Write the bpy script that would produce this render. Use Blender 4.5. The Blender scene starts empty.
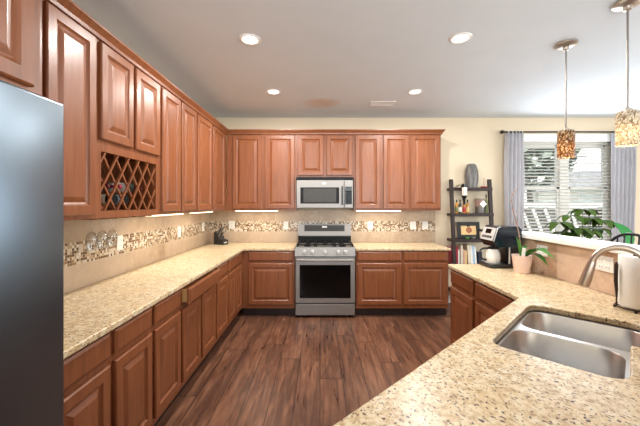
import bpy, bmesh, math, random
from mathutils import Vector, Matrix
random.seed(7)
PI = math.pi
sc = bpy.context.scene
COL = sc.collection

# ------------------------------------------------------------------ camera
cam = bpy.data.cameras.new('camera')
cam_o = bpy.data.objects.new('camera', cam)
COL.objects.link(cam_o)
cam.sensor_fit = 'HORIZONTAL'
cam.sensor_width = 36.0
cam.lens = 36.0 * 315.0 / 640.0
cam.shift_y = -8.5 / 640.0
cam.clip_start = 0.02
cam_o.location = (0, 0, 1.44)
cam_o.rotation_euler = (PI / 2, 0, 0)
sc.camera = cam_o

# ------------------------------------------------------------------ world, sun, daylight, exposure
w = bpy.data.worlds.new('sky')
sc.world = w
w.use_nodes = True
nt = w.node_tree
nt.nodes.clear()
wo = nt.nodes.new('ShaderNodeOutputWorld')
bg = nt.nodes.new('ShaderNodeBackground')
sky = nt.nodes.new('ShaderNodeTexSky')
sky.sky_type = 'HOSEK_WILKIE'
sky.turbidity = 3.0
sky.sun_direction = (-0.3, -0.6, 0.75)
mixw = nt.nodes.new('ShaderNodeMixRGB')
mixw.inputs[0].default_value = 0.55
mixw.inputs[2].default_value = (0.80, 0.92, 1.0, 1)
nt.links.new(sky.outputs[0], mixw.inputs[1])
nt.links.new(mixw.outputs[0], bg.inputs[0])
bg.inputs[1].default_value = 1.2
nt.links.new(bg.outputs[0], wo.inputs[0])

def lamp(name, kind, loc, rot, energy, color, **kw):
    l = bpy.data.lights.new(name, kind)
    l.energy = energy
    l.color = color
    for k, v in kw.items():
        setattr(l, k, v)
    o = bpy.data.objects.new(name, l)
    o.location = loc
    o.rotation_euler = rot
    COL.objects.link(o)
    return o

lamp('sun', 'SUN', (0, -4, 9), (math.radians(38), 0, math.radians(-25)), 7.0, (1.0, 0.95, 0.88), angle=0.01)
# daylight at the dining window; fill lamps at added unseen rear and side openings
lamp('dining_window_daylight', 'AREA', (3.62, 4.50, 1.75), (-PI / 2, 0, 0), 34, (0.86, 0.93, 1.0), shape='RECTANGLE', size=1.3, size_y=1.2)
lamp('rear_fill_light', 'AREA', (0.6, -3.42, 1.5), (PI / 2, 0, 0), 190, (0.90, 0.96, 1.0), shape='RECTANGLE', size=4.2, size_y=2.0)  # fill lamp behind the camera, at a rear window added for it
lamp('side_fill_light', 'AREA', (5.50, 1.7, 1.35), (0, PI / 2, 0), 72, (0.90, 0.96, 1.0), shape='RECTANGLE', size=2.0, size_y=3.0)  # fill lamp out of view, at a side door added for it

sc.view_settings.view_transform = 'Standard'
sc.view_settings.look = 'None'
sc.view_settings.gamma = 1.0
sc.view_settings.use_curve_mapping = False
sc.view_settings.exposure = 0.56
sc.cycles.use_denoising = True
sc.cycles.max_bounces = 10
sc.cycles.transmission_bounces = 8
sc.cycles.sample_clamp_indirect = 6.0
sc.cycles.caustics_reflective = False
sc.cycles.caustics_refractive = False

# ------------------------------------------------------------------ materials
def srgb(r, g, b):
    def f(c):
        c /= 255.0
        return c / 12.92 if c <= 0.04045 else ((c + 0.055) / 1.055) ** 2.4
    return (f(r), f(g), f(b), 1.0)

class NT:
    """small helper round one material's node tree"""
    def __init__(self, name):
        self.m = bpy.data.materials.new(name)
        self.m.use_nodes = True
        self.t = self.m.node_tree
        self.t.nodes.clear()
        self.out = self.t.nodes.new('ShaderNodeOutputMaterial')
        self.b = self.t.nodes.new('ShaderNodeBsdfPrincipled')
        self.link(self.b.outputs[0], self.out.inputs[0])
    def n(self, kind, **kw):
        nd = self.t.nodes.new(kind)
        for k, v in kw.items():
            setattr(nd, k, v)
        return nd
    def link(self, a, b):
        self.t.links.new(a, b)
    def set(self, node, idx, val):
        if isinstance(val, bpy.types.NodeSocket):
            self.link(val, node.inputs[idx])
        else:
            node.inputs[idx].default_value = val
    def math(self, op, a, b=0.0, c=None):
        nd = self.n('ShaderNodeMath', operation=op)
        self.set(nd, 0, a)
        self.set(nd, 1, b)
        if c is not None:
            self.set(nd, 2, c)
        return nd.outputs[0]
    def mix(self, fac, a, b, blend='MIX'):
        nd = self.n('ShaderNodeMixRGB', blend_type=blend)
        self.set(nd, 0, fac)
        self.set(nd, 1, a)
        self.set(nd, 2, b)
        return nd.outputs[0]
    def ramp(self, fac, stops, interp='LINEAR'):
        nd = self.n('ShaderNodeValToRGB')
        nd.color_ramp.interpolation = interp
        els = nd.color_ramp.elements
        while len(els) < len(stops):
            els.new(0.5)
        for e, (p, c) in zip(els, stops):
            e.position = p
            e.color = c
        self.set(nd, 0, fac)
        return nd.outputs[0]
    def coords(self, kind='Object'):
        return self.n('ShaderNodeTexCoord').outputs[kind]
    def mapping(self, vec, scale=(1, 1, 1), loc=(0, 0, 0), rot=(0, 0, 0)):
        nd = self.n('ShaderNodeMapping')
        self.link(vec, nd.inputs[0])
        nd.inputs['Scale'].default_value = scale
        nd.inputs['Location'].default_value = loc
        nd.inputs['Rotation'].default_value = rot
        return nd.outputs[0]
    def noise(self, vec, scale, detail=3.0, rough=0.5, dist=0.0):
        nd = self.n('ShaderNodeTexNoise')
        self.link(vec, nd.inputs['Vector'])
        nd.inputs['Scale'].default_value = scale
        nd.inputs['Detail'].default_value = detail
        nd.inputs['Roughness'].default_value = rough
        nd.inputs['Distortion'].default_value = dist
        return nd.outputs[0]
    def voronoi(self, vec, scale, feature='F1'):
        nd = self.n('ShaderNodeTexVoronoi', feature=feature)
        self.link(vec, nd.inputs['Vector'])
        nd.inputs['Scale'].default_value = scale
        return nd
    def white(self, vec):
        nd = self.n('ShaderNodeTexWhiteNoise')
        self.link(vec, nd.inputs['Vector'])
        return nd
    def sep(self, vec):
        nd = self.n('ShaderNodeSeparateXYZ')
        self.link(vec, nd.inputs[0])
        return nd.outputs
    def comb(self, x, y, z=0.0):
        nd = self.n('ShaderNodeCombineXYZ')
        self.set(nd, 0, x)
        self.set(nd, 1, y)
        self.set(nd, 2, z)
        return nd.outputs[0]
    def base(self, col):
        self.set(self.b, 'Base Color', col)
    def p(self, **kw):
        for k, v in kw.items():
            self.set(self.b, k.replace('_', ' '), v)
        return self
    def bump(self, h, strength=0.2, dist=0.01):
        nd = self.n('ShaderNodeBump')
        nd.inputs['Strength'].default_value = strength
        nd.inputs['Distance'].default_value = dist
        self.set(nd, 'Height', h)
        self.link(nd.outputs[0], self.b.inputs['Normal'])

M = {}
def plain(name, col, rough=0.5, metal=0.0, var=0.06, scale=14.0, **kw):
    k = NT(name)
    c = k.coords()
    nz = k.noise(c, scale, 3)
    lo = tuple(max(0, v * (1 - var)) for v in col[:3]) + (1,)
    hi = tuple(min(1, v * (1 + var)) for v in col[:3]) + (1,)
    k.base(k.ramp(nz, [(0.3, lo), (0.7, hi)]))
    k.p(Roughness=rough, Metallic=metal, **kw)
    M[name] = k.m
    return k.m

def wood(name, dark, mid, light, rough=0.36, tone=0.10):
    k = NT(name)
    c = k.coords()
    oi = k.n('ShaderNodeObjectInfo')
    off = k.n('ShaderNodeVectorMath', operation='ADD')
    k.link(c, off.inputs[0])
    rnd = k.math('MULTIPLY', oi.outputs['Random'], 13.0)
    k.link(k.comb(rnd, rnd, rnd), off.inputs[1])
    v = k.mapping(off.outputs[0], scale=(22, 22, 1.6))
    g = k.noise(v, 1.6, 5, 0.55, 0.6)
    v2 = k.mapping(off.outputs[0], scale=(3, 3, 0.8))
    bl = k.noise(v2, 1.5, 2)
    col = k.ramp(g, [(0.25, dark), (0.5, mid), (0.78, light)])
    col = k.mix(k.math('MULTIPLY', bl, 0.35), col, mid)
    hsv = k.n('ShaderNodeHueSaturation')
    k.link(col, hsv.inputs['Color'])
    val = k.math('MULTIPLY_ADD', oi.outputs['Random'], tone, 1.0 - tone / 2)
    k.link(val, hsv.inputs['Value'])
    k.base(hsv.outputs[0])
    k.p(Roughness=rough)
    k.set(k.b, 'Coat Weight', 0.08)
    k.set(k.b, 'Coat Roughness', 0.22)
    k.bump(g, 0.04, 0.002)
    M[name] = k.m

wood('cherry_wood', srgb(108, 60, 34), srgb(132, 77, 45), srgb(148, 91, 56))
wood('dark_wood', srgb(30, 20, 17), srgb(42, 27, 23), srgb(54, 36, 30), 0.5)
wood('pale_wood', srgb(190, 140, 80), srgb(208, 160, 98), srgb(222, 178, 116), 0.5)

def granite():
    k = NT('granite')
    c = k.coords()
    big = k.noise(c, 7, 4, 0.6)
    med = k.noise(c, 38, 4, 0.65)
    base = k.ramp(med, [(0.30, srgb(166, 134, 94)), (0.42, srgb(200, 174, 134)), (0.53, srgb(218, 200, 166)), (0.72, srgb(230, 220, 198))])
    base = k.mix(k.ramp(big, [(0.42, (0, 0, 0, 1)), (0.68, (0.5, 0.5, 0.5, 1))]), base, srgb(218, 190, 142))
    st = k.mapping(c, scale=(1.0, 0.8, 1.0), rot=(0, 0, 0.5))
    sp = k.noise(st, 105, 2, 0.5)
    spm = k.ramp(sp, [(0.60, (0, 0, 0, 1)), (0.66, (1, 1, 1, 1))])
    base = k.mix(spm, base, srgb(82, 54, 38))
    gy = k.noise(st, 60, 3, 0.6, 0.4)
    gym = k.ramp(gy, [(0.56, (0, 0, 0, 1)), (0.68, (0.75, 0.75, 0.75, 1))])
    base = k.mix(gym, base, srgb(158, 124, 86))
    dk = k.noise(c, 50, 1, 0.4)
    dkm = k.ramp(dk, [(0.715, (0, 0, 0, 1)), (0.735, (1, 1, 1, 1))])
    base = k.mix(dkm, base, srgb(66, 44, 38))
    k.base(base)
    k.p(Roughness=0.3)
    k.set(k.b, 'Specular IOR Level', 0.35)
    M['granite'] = k.m
granite()

def floor_mat():
    k = NT('floor_planks')
    x, y, z = k.sep(k.coords())
    u = k.math('DIVIDE', x, 0.185)
    iu = k.math('FLOOR', u)
    fu = k.math('FRACT', u)
    r0 = k.white(k.comb(iu, 3.3, 1.0)).outputs['Value']
    v = k.math('DIVIDE', k.math('ADD', y, k.math('MULTIPLY', r0, 5.0)), 1.6)
    iv = k.math('FLOOR', v)
    fv = k.math('FRACT', v)
    rp = k.white(k.comb(iu, iv, 7.0)).outputs['Value']
    gv = k.comb(k.math('MULTIPLY_ADD', x, 20.0, k.math('MULTIPLY', rp, 40.0)), k.math('MULTIPLY_ADD', y, 1.9, k.math('MULTIPLY', rp, 17.0)), 0.0)
    g = k.noise(gv, 1.3, 6, 0.62, 1.2)
    bv = k.comb(k.math('MULTIPLY_ADD', x, 7.0, k.math('MULTIPLY', rp, 11.0)), k.math('MULTIPLY_ADD', y, 1.0, k.math('MULTIPLY', rp, 23.0)), 0.0)
    bl = k.noise(bv, 1.3, 4, 0.6, 0.8)
    col = k.ramp(g, [(0.22, srgb(78, 49, 37)), (0.45, srgb(110, 73, 54)), (0.60, srgb(132, 92, 69)), (0.8, srgb(150, 110, 84))])
    col = k.mix(k.ramp(bl, [(0.40, (0.6, 0.6, 0.6, 1)), (0.60, (0, 0, 0, 1))]), col, srgb(60, 38, 32))
    val = k.math('MULTIPLY_ADD', rp, 0.40, 0.84)
    hsv = k.n('ShaderNodeHueSaturation')
    k.link(col, hsv.inputs['Color'])
    k.link(val, hsv.inputs['Value'])
    eu = k.math('LESS_THAN', k.math('MINIMUM', fu, k.math('SUBTRACT', 1.0, fu)), 0.013)
    ev = k.math('LESS_THAN', k.math('MINIMUM', fv, k.math('SUBTRACT', 1.0, fv)), 0.0022)
    edge = k.math('MAXIMUM', eu, ev)
    k.base(k.mix(edge, hsv.outputs[0], srgb(30, 20, 18)))
    rr = k.math('MULTIPLY_ADD', g, 0.22, 0.20)
    k.p(Roughness=rr)
    k.bump(k.math('SUBTRACT', g, k.math('MULTIPLY', edge, 0.8)), 0.18, 0.004)
    M['floor_planks'] = k.m
floor_mat()

def tile_mat(name, c1, c2, c3, band=None, tw=0.33, zs=()):
    """large stone tiles with an optional strip of small mosaic between two heights"""
    k = NT(name)
    co = k.coords()
    x, y, z = k.sep(co)
    u = k.math('ADD', x, y)
    n1 = k.noise(co, 6, 5, 0.65)
    n2 = k.noise(co, 26, 4, 0.65)
    stone = k.ramp(n1, [(0.32, c1), (0.5, c2), (0.68, c3)])
    stone = k.mix(k.ramp(n2, [(0.42, (0.45, 0.45, 0.45, 1)), (0.6, (0, 0, 0, 1))]), stone, c1)
    iu = k.math('FLOOR', k.math('DIVIDE', u, tw))
    fu = k.math('FRACT', k.math('DIVIDE', u, tw))
    tr = k.white(k.comb(iu, k.math('GREATER_THAN', z, 1.1), 2.0)).outputs['Value']
    stone = k.mix(k.math('MULTIPLY', tr, 0.6), stone, c3)
    grout = srgb(196, 180, 156)
    gl = k.math('LESS_THAN', k.math('MINIMUM', fu, k.math('SUBTRACT', 1.0, fu)), 0.0055)
    for zz in zs:
        gl = k.math('MAXIMUM', gl, k.math('LESS_THAN', k.math('ABSOLUTE', k.math('SUBTRACT', z, zz)), 0.0022))
    col = k.mix(k.math('MULTIPLY', gl, 0.9), stone, grout)
    if band:
        s = (band[1] - band[0]) / 8.0
        mu = k.math('DIVIDE', u, s)
        mz = k.math('DIVIDE', k.math('SUBTRACT', z, band[0]), s)
        rn = k.white(k.comb(k.math('FLOOR', mu), k.math('FLOOR', mz), 5.0)).outputs['Value']
        mos = k.ramp(rn, [(0.0, srgb(102, 74, 56)), (0.20, srgb(214, 202, 182)), (0.46, srgb(154, 122, 92)), (0.64, srgb(186, 162, 130)), (0.80, srgb(122, 96, 74)), (0.90, srgb(226, 220, 208))], 'CONSTANT')
        ffu = k.math('FRACT', mu)
        ffz = k.math('FRACT', mz)
        e1 = k.math('MINIMUM', ffu, k.math('SUBTRACT', 1.0, ffu))
        e2 = k.math('MINIMUM', ffz, k.math('SUBTRACT', 1.0, ffz))
        ge = k.math('LESS_THAN', k.math('MINIMUM', e1, e2), 0.055)
        mos = k.mix(ge, mos, srgb(204, 188, 160))
        inb = k.math('MULTIPLY', k.math('GREATER_THAN', z, band[0]), k.math('LESS_THAN', z, band[1]))
        col = k.mix(inb, col, mos)
        k.p(Roughness=k.math('MULTIPLY_ADD', inb, -0.22, 0.42))
    else:
        k.p(Roughness=0.4)
    k.base(col)
    M[name] = k.m
tile_mat('kitchen_tile', srgb(168, 142, 116), srgb(188, 164, 138), srgb(204, 184, 160), (1.045, 1.195), 0.33, (1.045, 1.195))
tile_mat('bar_tile', srgb(158, 122, 98), srgb(194, 160, 134), srgb(220, 194, 170), None, 0.32, (1.03,))

def steel(name, col, rough, stretch=(1, 1, 60), amt=0.10):
    k = NT(name)
    v = k.mapping(k.coords(), scale=stretch)
    nz = k.noise(v, 7, 3)
    k.base(k.ramp(nz, [(0.3, tuple(c * 0.94 for c in col[:3]) + (1,)), (0.7, col)]))
    k.p(Metallic=1.0, Roughness=k.math('MULTIPLY_ADD', nz, amt, rough))
    M[name] = k.m
steel('stainless', srgb(160, 156, 152), 0.50)
steel('fridge_steel', srgb(112, 125, 136), 0.32, (1, 1, 1), 0.01)
steel('sink_steel', srgb(206, 204, 202), 0.28, (3, 3, 3), 0.04)
steel('brushed_nickel', srgb(206, 194, 182), 0.26, (2, 2, 50), 0.08)
steel('nickel_rod', srgb(150, 142, 136), 0.3, (2, 2, 50), 0.06)
plain('wall_paint', srgb(225, 208, 180), 0.75, var=0.012, scale=3)
plain('white_paint', srgb(240, 238, 234), 0.5, var=0.01)
plain('white_plastic', srgb(242, 240, 234), 0.4, var=0.01)
plain('dark_plastic', srgb(30, 30, 32), 0.35)
plain('black_glass', srgb(10, 9, 9), 0.08, var=0.02, Specular_IOR_Level=0.25)
plain('grey_glass', srgb(70, 69, 66), 0.45, var=0.05, Specular_IOR_Level=0.2)
plain('navy_gloss', srgb(12, 26, 38), 0.16, var=0.08)
plain('silver_plastic', srgb(196, 194, 190), 0.35, var=0.04)
plain('black_iron', srgb(20, 20, 21), 0.6, Specular_IOR_Level=0.25)
plain('black_metal', srgb(26, 27, 32), 0.42, 0.3)
plain('bronze', srgb(58, 48, 44), 0.4, 0.6)
plain('charcoal_block', srgb(38, 36, 36), 0.4)
plain('paper', srgb(244, 242, 236), 0.9, var=0.015, scale=60)
plain('porcelain', srgb(240, 238, 232), 0.2, var=0.01)
plain('pink_ceramic', srgb(250, 224, 216), 0.45, var=0.03)
plain('terracotta', srgb(160, 96, 66), 0.7)
plain('soil', srgb(52, 38, 28), 0.95, var=0.3, scale=60)
plain('leaf_green', srgb(70, 132, 52), 0.35, var=0.22, scale=9)
plain('dark_leaf', srgb(60, 86, 18), 0.6, var=0.30, scale=9, Specular_IOR_Level=0.25)
plain('bright_leaf', srgb(4, 122, 30), 0.6, var=0.15, scale=9, Specular_IOR_Level=0.15)
plain('orchid_stem', srgb(146, 116, 104), 0.6, var=0.15, scale=30)
plain('stem_green', srgb(88, 120, 56), 0.6)
plain('red_cloth', srgb(168, 30, 44), 0.6)
plain('crimson', srgb(132, 24, 46), 0.6)
plain('cream_cloth', srgb(226, 214, 190), 0.7)
plain('pale_blue', srgb(176, 196, 214), 0.6)
plain('olive', srgb(104, 110, 70), 0.6)
plain('pink_paper', srgb(206, 156, 140), 0.6)
plain('navy_cloth', srgb(36, 42, 66), 0.6)
plain('amber_glass', srgb(206, 140, 36), 0.12, var=0.2)
plain('bottle_dark', srgb(22, 24, 20), 0.08)
plain('bottle_red', srgb(74, 22, 22), 0.1)
plain('label_paper', srgb(226, 220, 208), 0.7)
plain('tan_card', srgb(226, 190, 132), 0.7, var=0.04)
plain('emblem_red', srgb(150, 72, 48), 0.7)
plain('vase_grey', srgb(104, 100, 96), 0.35, var=0.12, scale=20)
plain('house_siding', srgb(236, 236, 232), 0.8, var=0.02)
plain('roof_grey', srgb(120, 120, 124), 0.9, var=0.1, scale=5)
plain('fence_dark', srgb(56, 52, 47), 0.9, var=0.15)
plain('bark', srgb(96, 84, 70), 0.95, var=0.2)
plain('grass', srgb(140, 142, 124), 0.95, var=0.25, scale=2)
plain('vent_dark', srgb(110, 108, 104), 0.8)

def ceiling_mat():
    k = NT('ceiling_paint')
    c = k.coords()
    nz = k.noise(c, 2.2, 3)
    base = k.ramp(nz, [(0.3, srgb(218, 226, 232)), (0.7, srgb(223, 230, 236))])
    x, y, z = k.sep(c)
    # a brown water stain beyond the middle of the kitchen
    dx = k.math('DIVIDE', k.math('SUBTRACT', x, 0.03), 0.26)
    dy = k.math('DIVIDE', k.math('SUBTRACT', y, 3.97), 0.22)
    r2 = k.math('ADD', k.math('MULTIPLY', dx, dx), k.math('MULTIPLY', dy, dy))
    wob = k.math('MULTIPLY_ADD', k.noise(c, 6, 4), 1.0, -0.5)
    f = k.math('ADD', k.math('SUBTRACT', 1.0, r2), wob)
    m = k.ramp(f, [(0.0, (0, 0, 0, 1)), (0.9, (0.45, 0.45, 0.45, 1))])
    k.base(k.mix(m, base, srgb(196, 150, 98)))
    k.p(Roughness=0.85)
    M['ceiling_paint'] = k.m
ceiling_mat()

def emit(name, col, strength):
    k = NT(name)
    k.base(col)
    c = k.coords()
    nz = k.noise(c, 30, 1)
    k.set(k.b, 'Emission Color', k.ramp(nz, [(0.2, tuple(v * 0.97 for v in col[:3]) + (1,)), (0.8, col)]))
    k.set(k.b, 'Emission Strength', strength)
    M[name] = k.m
emit('lens_glow', srgb(255, 250, 236), 2.4)
emit('strip_glow', srgb(255, 240, 208), 1.7)
emit('bulb_glow', srgb(255, 236, 200), 6.0)

def glass(name, tint=(1, 1, 1, 1), alpha=0.12):
    k = NT(name)
    tr = k.n('ShaderNodeBsdfTransparent')
    tr.inputs[0].default_value = tint
    gl = k.n('ShaderNodeBsdfGlossy')
    gl.inputs[1].default_value = 0.04
    fr = k.n('ShaderNodeFresnel')
    fr.inputs[0].default_value = 1.25
    ms = k.n('ShaderNodeMixShader')
    k.link(k.math('MULTIPLY_ADD', fr.outputs[0], 0.4, alpha * 0.25), ms.inputs[0])
    k.link(tr.outputs[0], ms.inputs[1])
    k.link(gl.outputs[0], ms.inputs[2])
    k.link(ms.outputs[0], k.out.inputs[0])
    M[name] = k.m
glass('window_glass', (0.97, 0.99, 1, 1), 0.04)
glass('clear_glass', (0.97, 0.98, 0.98, 1), 0.4)

def translucent(name, build, t=0.5, rough=0.6):
    k = NT(name)
    col = build(k)
    k.base(col)
    k.p(Roughness=rough)
    tl = k.n('ShaderNodeBsdfTranslucent')
    k.set(tl, 0, col)
    ms = k.n('ShaderNodeMixShader')
    ms.inputs[0].default_value = t
    k.link(k.b.outputs[0], ms.inputs[1])
    k.link(tl.outputs[0], ms.inputs[2])
    k.link(ms.outputs[0], k.out.inputs[0])
    M[name] = k.m

def shade_build(stops):
    def f(k):
        c = k.mapping(k.coords(), scale=(1, 1, 0.7), rot=(0.3, 0.25, 0))
        v = k.voronoi(c, 150)
        rn = k.sep(v.outputs['Color'])[0]
        z = k.sep(k.coords())[2]
        col = k.ramp(rn, stops)
        return col
    return f
translucent('amber_mosaic', shade_build([(0.0, srgb(78, 42, 14)), (0.35, srgb(122, 76, 28)), (0.65, srgb(164, 122, 66)), (0.92, srgb(220, 204, 170))]), 0.5, 0.3)
translucent('gold_mosaic', shade_build([(0.0, srgb(124, 102, 72)), (0.25, srgb(170, 150, 118)), (0.55, srgb(206, 194, 168)), (0.9, srgb(236, 230, 218))]), 0.5, 0.3)
translucent('hazed_leaf', lambda k: k.ramp(k.noise(k.coords(), 3, 3), [(0.3, srgb(140, 152, 140)), (0.7, srgb(186, 194, 186))]), 0.5, 0.8)  # foliage colour paled to paint in haze and overexposed daylight
translucent('curtain_cloth', lambda k: k.ramp(k.noise(k.mapping(k.coords(), scale=(60, 60, 3)), 2, 3), [(0.3, srgb(202, 200, 204)), (0.7, srgb(222, 220, 224))]), 0.3, 0.9)
translucent('blind_slat', lambda k: k.ramp(k.noise(k.coords(), 5, 2), [(0.3, srgb(238, 234, 226)), (0.7, srgb(246, 243, 236))]), 0.45, 0.6)
# ------------------------------------------------------------------ shape helpers
class MB:
    def __init__(self):
        self.bm = bmesh.new()
    def box(self, x0, x1, y0, y1, z0, z1, bev=0.0, seg=2, mat=None):
        r = bmesh.ops.create_cube(self.bm, size=1.0)
        vs = r['verts']
        bmesh.ops.scale(self.bm, verts=vs, vec=(x1 - x0, y1 - y0, z1 - z0))
        bmesh.ops.translate(self.bm, verts=vs, vec=((x0 + x1) / 2, (y0 + y1) / 2, (z0 + z1) / 2))
        if bev > 0:
            es = list({e for v in vs for e in v.link_edges})
            g = bmesh.ops.bevel(self.bm, geom=es, offset=bev, segments=seg, affect='EDGES', profile=0.5)
            vs = list({v for f in g['faces'] for v in f.verts} | {v for v in vs if v.is_valid})
        if mat is not None:
            bmesh.ops.transform(self.bm, matrix=mat, verts=vs)
        return self
    def ring_loft(self, rings, cap0=True, cap1=True, closed=True):
        """rings: lists of points of one length; quads between neighbours"""
        vr = [[self.bm.verts.new(p) for p in r] for r in rings]
        n = len(vr[0])
        last = n if closed else n - 1
        for a, b in zip(vr, vr[1:]):
            for i in range(last):
                j = (i + 1) % n
                self.bm.faces.new((a[i], a[j], b[j], b[i]))
        if cap0:
            self.bm.faces.new(list(reversed(vr[0])))
        if cap1:
            self.bm.faces.new(vr[-1])
        return self
    def lathe(self, prof, c=(0, 0, 0), n=24, cap0=True, cap1=True, mat=None):
        rings = []
        for r, z in prof:
            ring = []
            for i in range(n):
                a = 2 * PI * i / n
                p = Vector((r * math.cos(a), r * math.sin(a), z))
                p = (mat @ p) if mat is not None else p
                ring.append(p + Vector(c))
            rings.append(ring)
        return self.ring_loft(rings, cap0, cap1)
    def tube(self, path, r, n=8, caps=True):
        path = [Vector(p) for p in path]
        rr = r if isinstance(r, (list, tuple)) else [r] * len(path)
        rings = []
        t0 = (path[1] - path[0]).normalized()
        up = Vector((0, 0, 1)) if abs(t0.z) < 0.9 else Vector((1, 0, 0))
        nrm = t0.cross(up).normalized()
        for i, p in enumerate(path):
            if i == 0:
                t = path[1] - path[0]
            elif i == len(path) - 1:
                t = path[-1] - path[-2]
            else:
                t = path[i + 1] - path[i - 1]
            t.normalize()
            nrm = (nrm - t * nrm.dot(t)).normalized()
            b = t.cross(nrm)
            rings.append([p + (nrm * math.cos(2 * PI * k / n) + b * math.sin(2 * PI * k / n)) * rr[i] for k in range(n)])
        return self.ring_loft(rings, caps, caps)
    def sphere(self, c, r, sx=1, sy=1, sz=1, u=14, v=9):
        g = bmesh.ops.create_uvsphere(self.bm, u_segments=u, v_segments=v, radius=r)
        bmesh.ops.scale(self.bm, verts=g['verts'], vec=(sx, sy, sz))
        bmesh.ops.translate(self.bm, verts=g['verts'], vec=c)
        return self
    def build(self, name, mat, parent=None, smooth=False, loc=None):
        bmesh.ops.recalc_face_normals(self.bm, faces=self.bm.faces[:])
        me = bpy.data.meshes.new(name)
        self.bm.to_mesh(me)
        self.bm.free()
        me.materials.append(M[mat] if isinstance(mat, str) else mat)
        if smooth:
            for p in me.polygons:
                p.use_smooth = True
            try:
                me.set_sharp_from_angle(angle=math.radians(38))
            except Exception:
                pass
        o = bpy.data.objects.new(name, me)
        COL.objects.link(o)
        if parent is not None:
            o.parent = parent
        if loc is not None:
            o.location = loc
        return o

def tag(o, label=None, cat=None, group=None, kind=None):
    if label: o['label'] = label
    if cat: o['category'] = cat
    if group: o['group'] = group
    if kind: o['kind'] = kind
    return o
def thing(name, label, cat, loc=(0, 0, 0), rz=0.0, group=None):
    o = bpy.data.objects.new(name, None)
    o.empty_display_size = 0.05
    COL.objects.link(o)
    o.location = loc
    o.rotation_euler = (0, 0, rz)
    return tag(o, label, cat, group)
def struct(o):
    o['kind'] = 'structure'
    return o
def copy_tree(o, parent=None):
    c = o.copy()
    COL.objects.link(c)
    if parent is not None:
        c.parent = parent
    for ch in list(o.children):
        copy_tree(ch, c)
    return c
def rounded(pts, r, n=6):
    """round the corners of a 2D polygon; r is one radius or one per corner"""
    out = []
    N = len(pts)
    for i in range(N):
        ri = r[i] if isinstance(r, (list, tuple)) else r
        p = Vector(pts[i]); a = Vector(pts[i - 1]); b = Vector(pts[(i + 1) % N])
        if ri <= 0:
            out.append(tuple(p)); continue
        da = (a - p).normalized(); db = (b - p).normalized()
        ang = da.angle(db)
        d = min(ri / math.tan(ang / 2), (a - p).length * 0.49, (b - p).length * 0.49)
        p0 = p + da * d; p1 = p + db * d
        for k in range(n + 1):
            t = k / n
            out.append(tuple((1 - t) ** 2 * p0 + 2 * t * (1 - t) * p + t * t * p1))
    return out
def prism(name, loops, z0, z1, mat, parent=None, bev=0.0, smooth=False):
    """flat plate with an outline and optional holes, edges rounded by bev"""
    cu = bpy.data.curves.new(name + '_outline', 'CURVE')
    cu.dimensions = '2D'
    cu.fill_mode = 'BOTH'
    for lp in loops:
        s = cu.splines.new('POLY')
        s.points.add(len(lp) - 1)
        for q, p in zip(s.points, lp):
            q.co = (p[0], p[1], 0, 1)
        s.use_cyclic_u = True
    cu.extrude = (z1 - z0) / 2 - bev
    cu.bevel_depth = bev
    cu.bevel_resolution = 3
    cu.offset = -bev
    t = bpy.data.objects.new(name + '_outline', cu)
    COL.objects.link(t)
    dg = bpy.context.evaluated_depsgraph_get()
    dg.update()
    me = bpy.data.meshes.new_from_object(t.evaluated_get(dg))
    bpy.data.objects.remove(t)
    bpy.data.curves.remove(cu)
    me.transform(Matrix.Translation((0, 0, (z0 + z1) / 2)))
    bm = bmesh.new(); bm.from_mesh(me)
    bmesh.ops.remove_doubles(bm, verts=bm.verts[:], dist=0.0002)
    bm.to_mesh(me); bm.free()
    me.materials.clear()
    me.materials.append(M[mat])
    for p in me.polygons:
        p.use_smooth = False
    me.name = name
    o = bpy.data.objects.new(name, me)
    COL.objects.link(o)
    if parent is not None:
        o.parent = parent
    return o
def leaf(mb, path, width, up=Vector((0, 0, 1)), fold=0.15, prof=None):
    """leaf blade along a midrib; two sided with a little thickness"""
    path = [Vector(p) for p in path]
    n = len(path)
    top = []; bot = []
    for i, p in enumerate(path):
        t = i / (n - 1)
        wd = width * (prof(t) if prof else max(0.02, math.sin(PI * min(1, t * 0.97 + 0.03)) ** 0.8)) / 2
        tan = (path[min(i + 1, n - 1)] - path[max(i - 1, 0)]).normalized()
        side = tan.cross(up)
        if side.length < 1e-4:
            side = Vector((1, 0, 0))
        side.normalize()
        nr = side.cross(tan).normalized()
        l = p - side * wd + nr * wd * fold
        r = p + side * wd + nr * wd * fold
        top.append([l, p, r])
        bot.append([q - nr * 0.0012 for q in (l, p, r)])
    rings = [[a[0], a[1], a[2], b[2], b[1], b[0]] for a, b in zip(top, bot)]
    mb.ring_loft(rings)
    return mb
def bez(p0, p1, p2, n=8):
    p0, p1, p2 = Vector(p0), Vector(p1), Vector(p2)
    return [(1 - t) ** 2 * p0 + 2 * t * (1 - t) * p1 + t * t * p2 for t in [i / n for i in range(n + 1)]]

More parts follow.
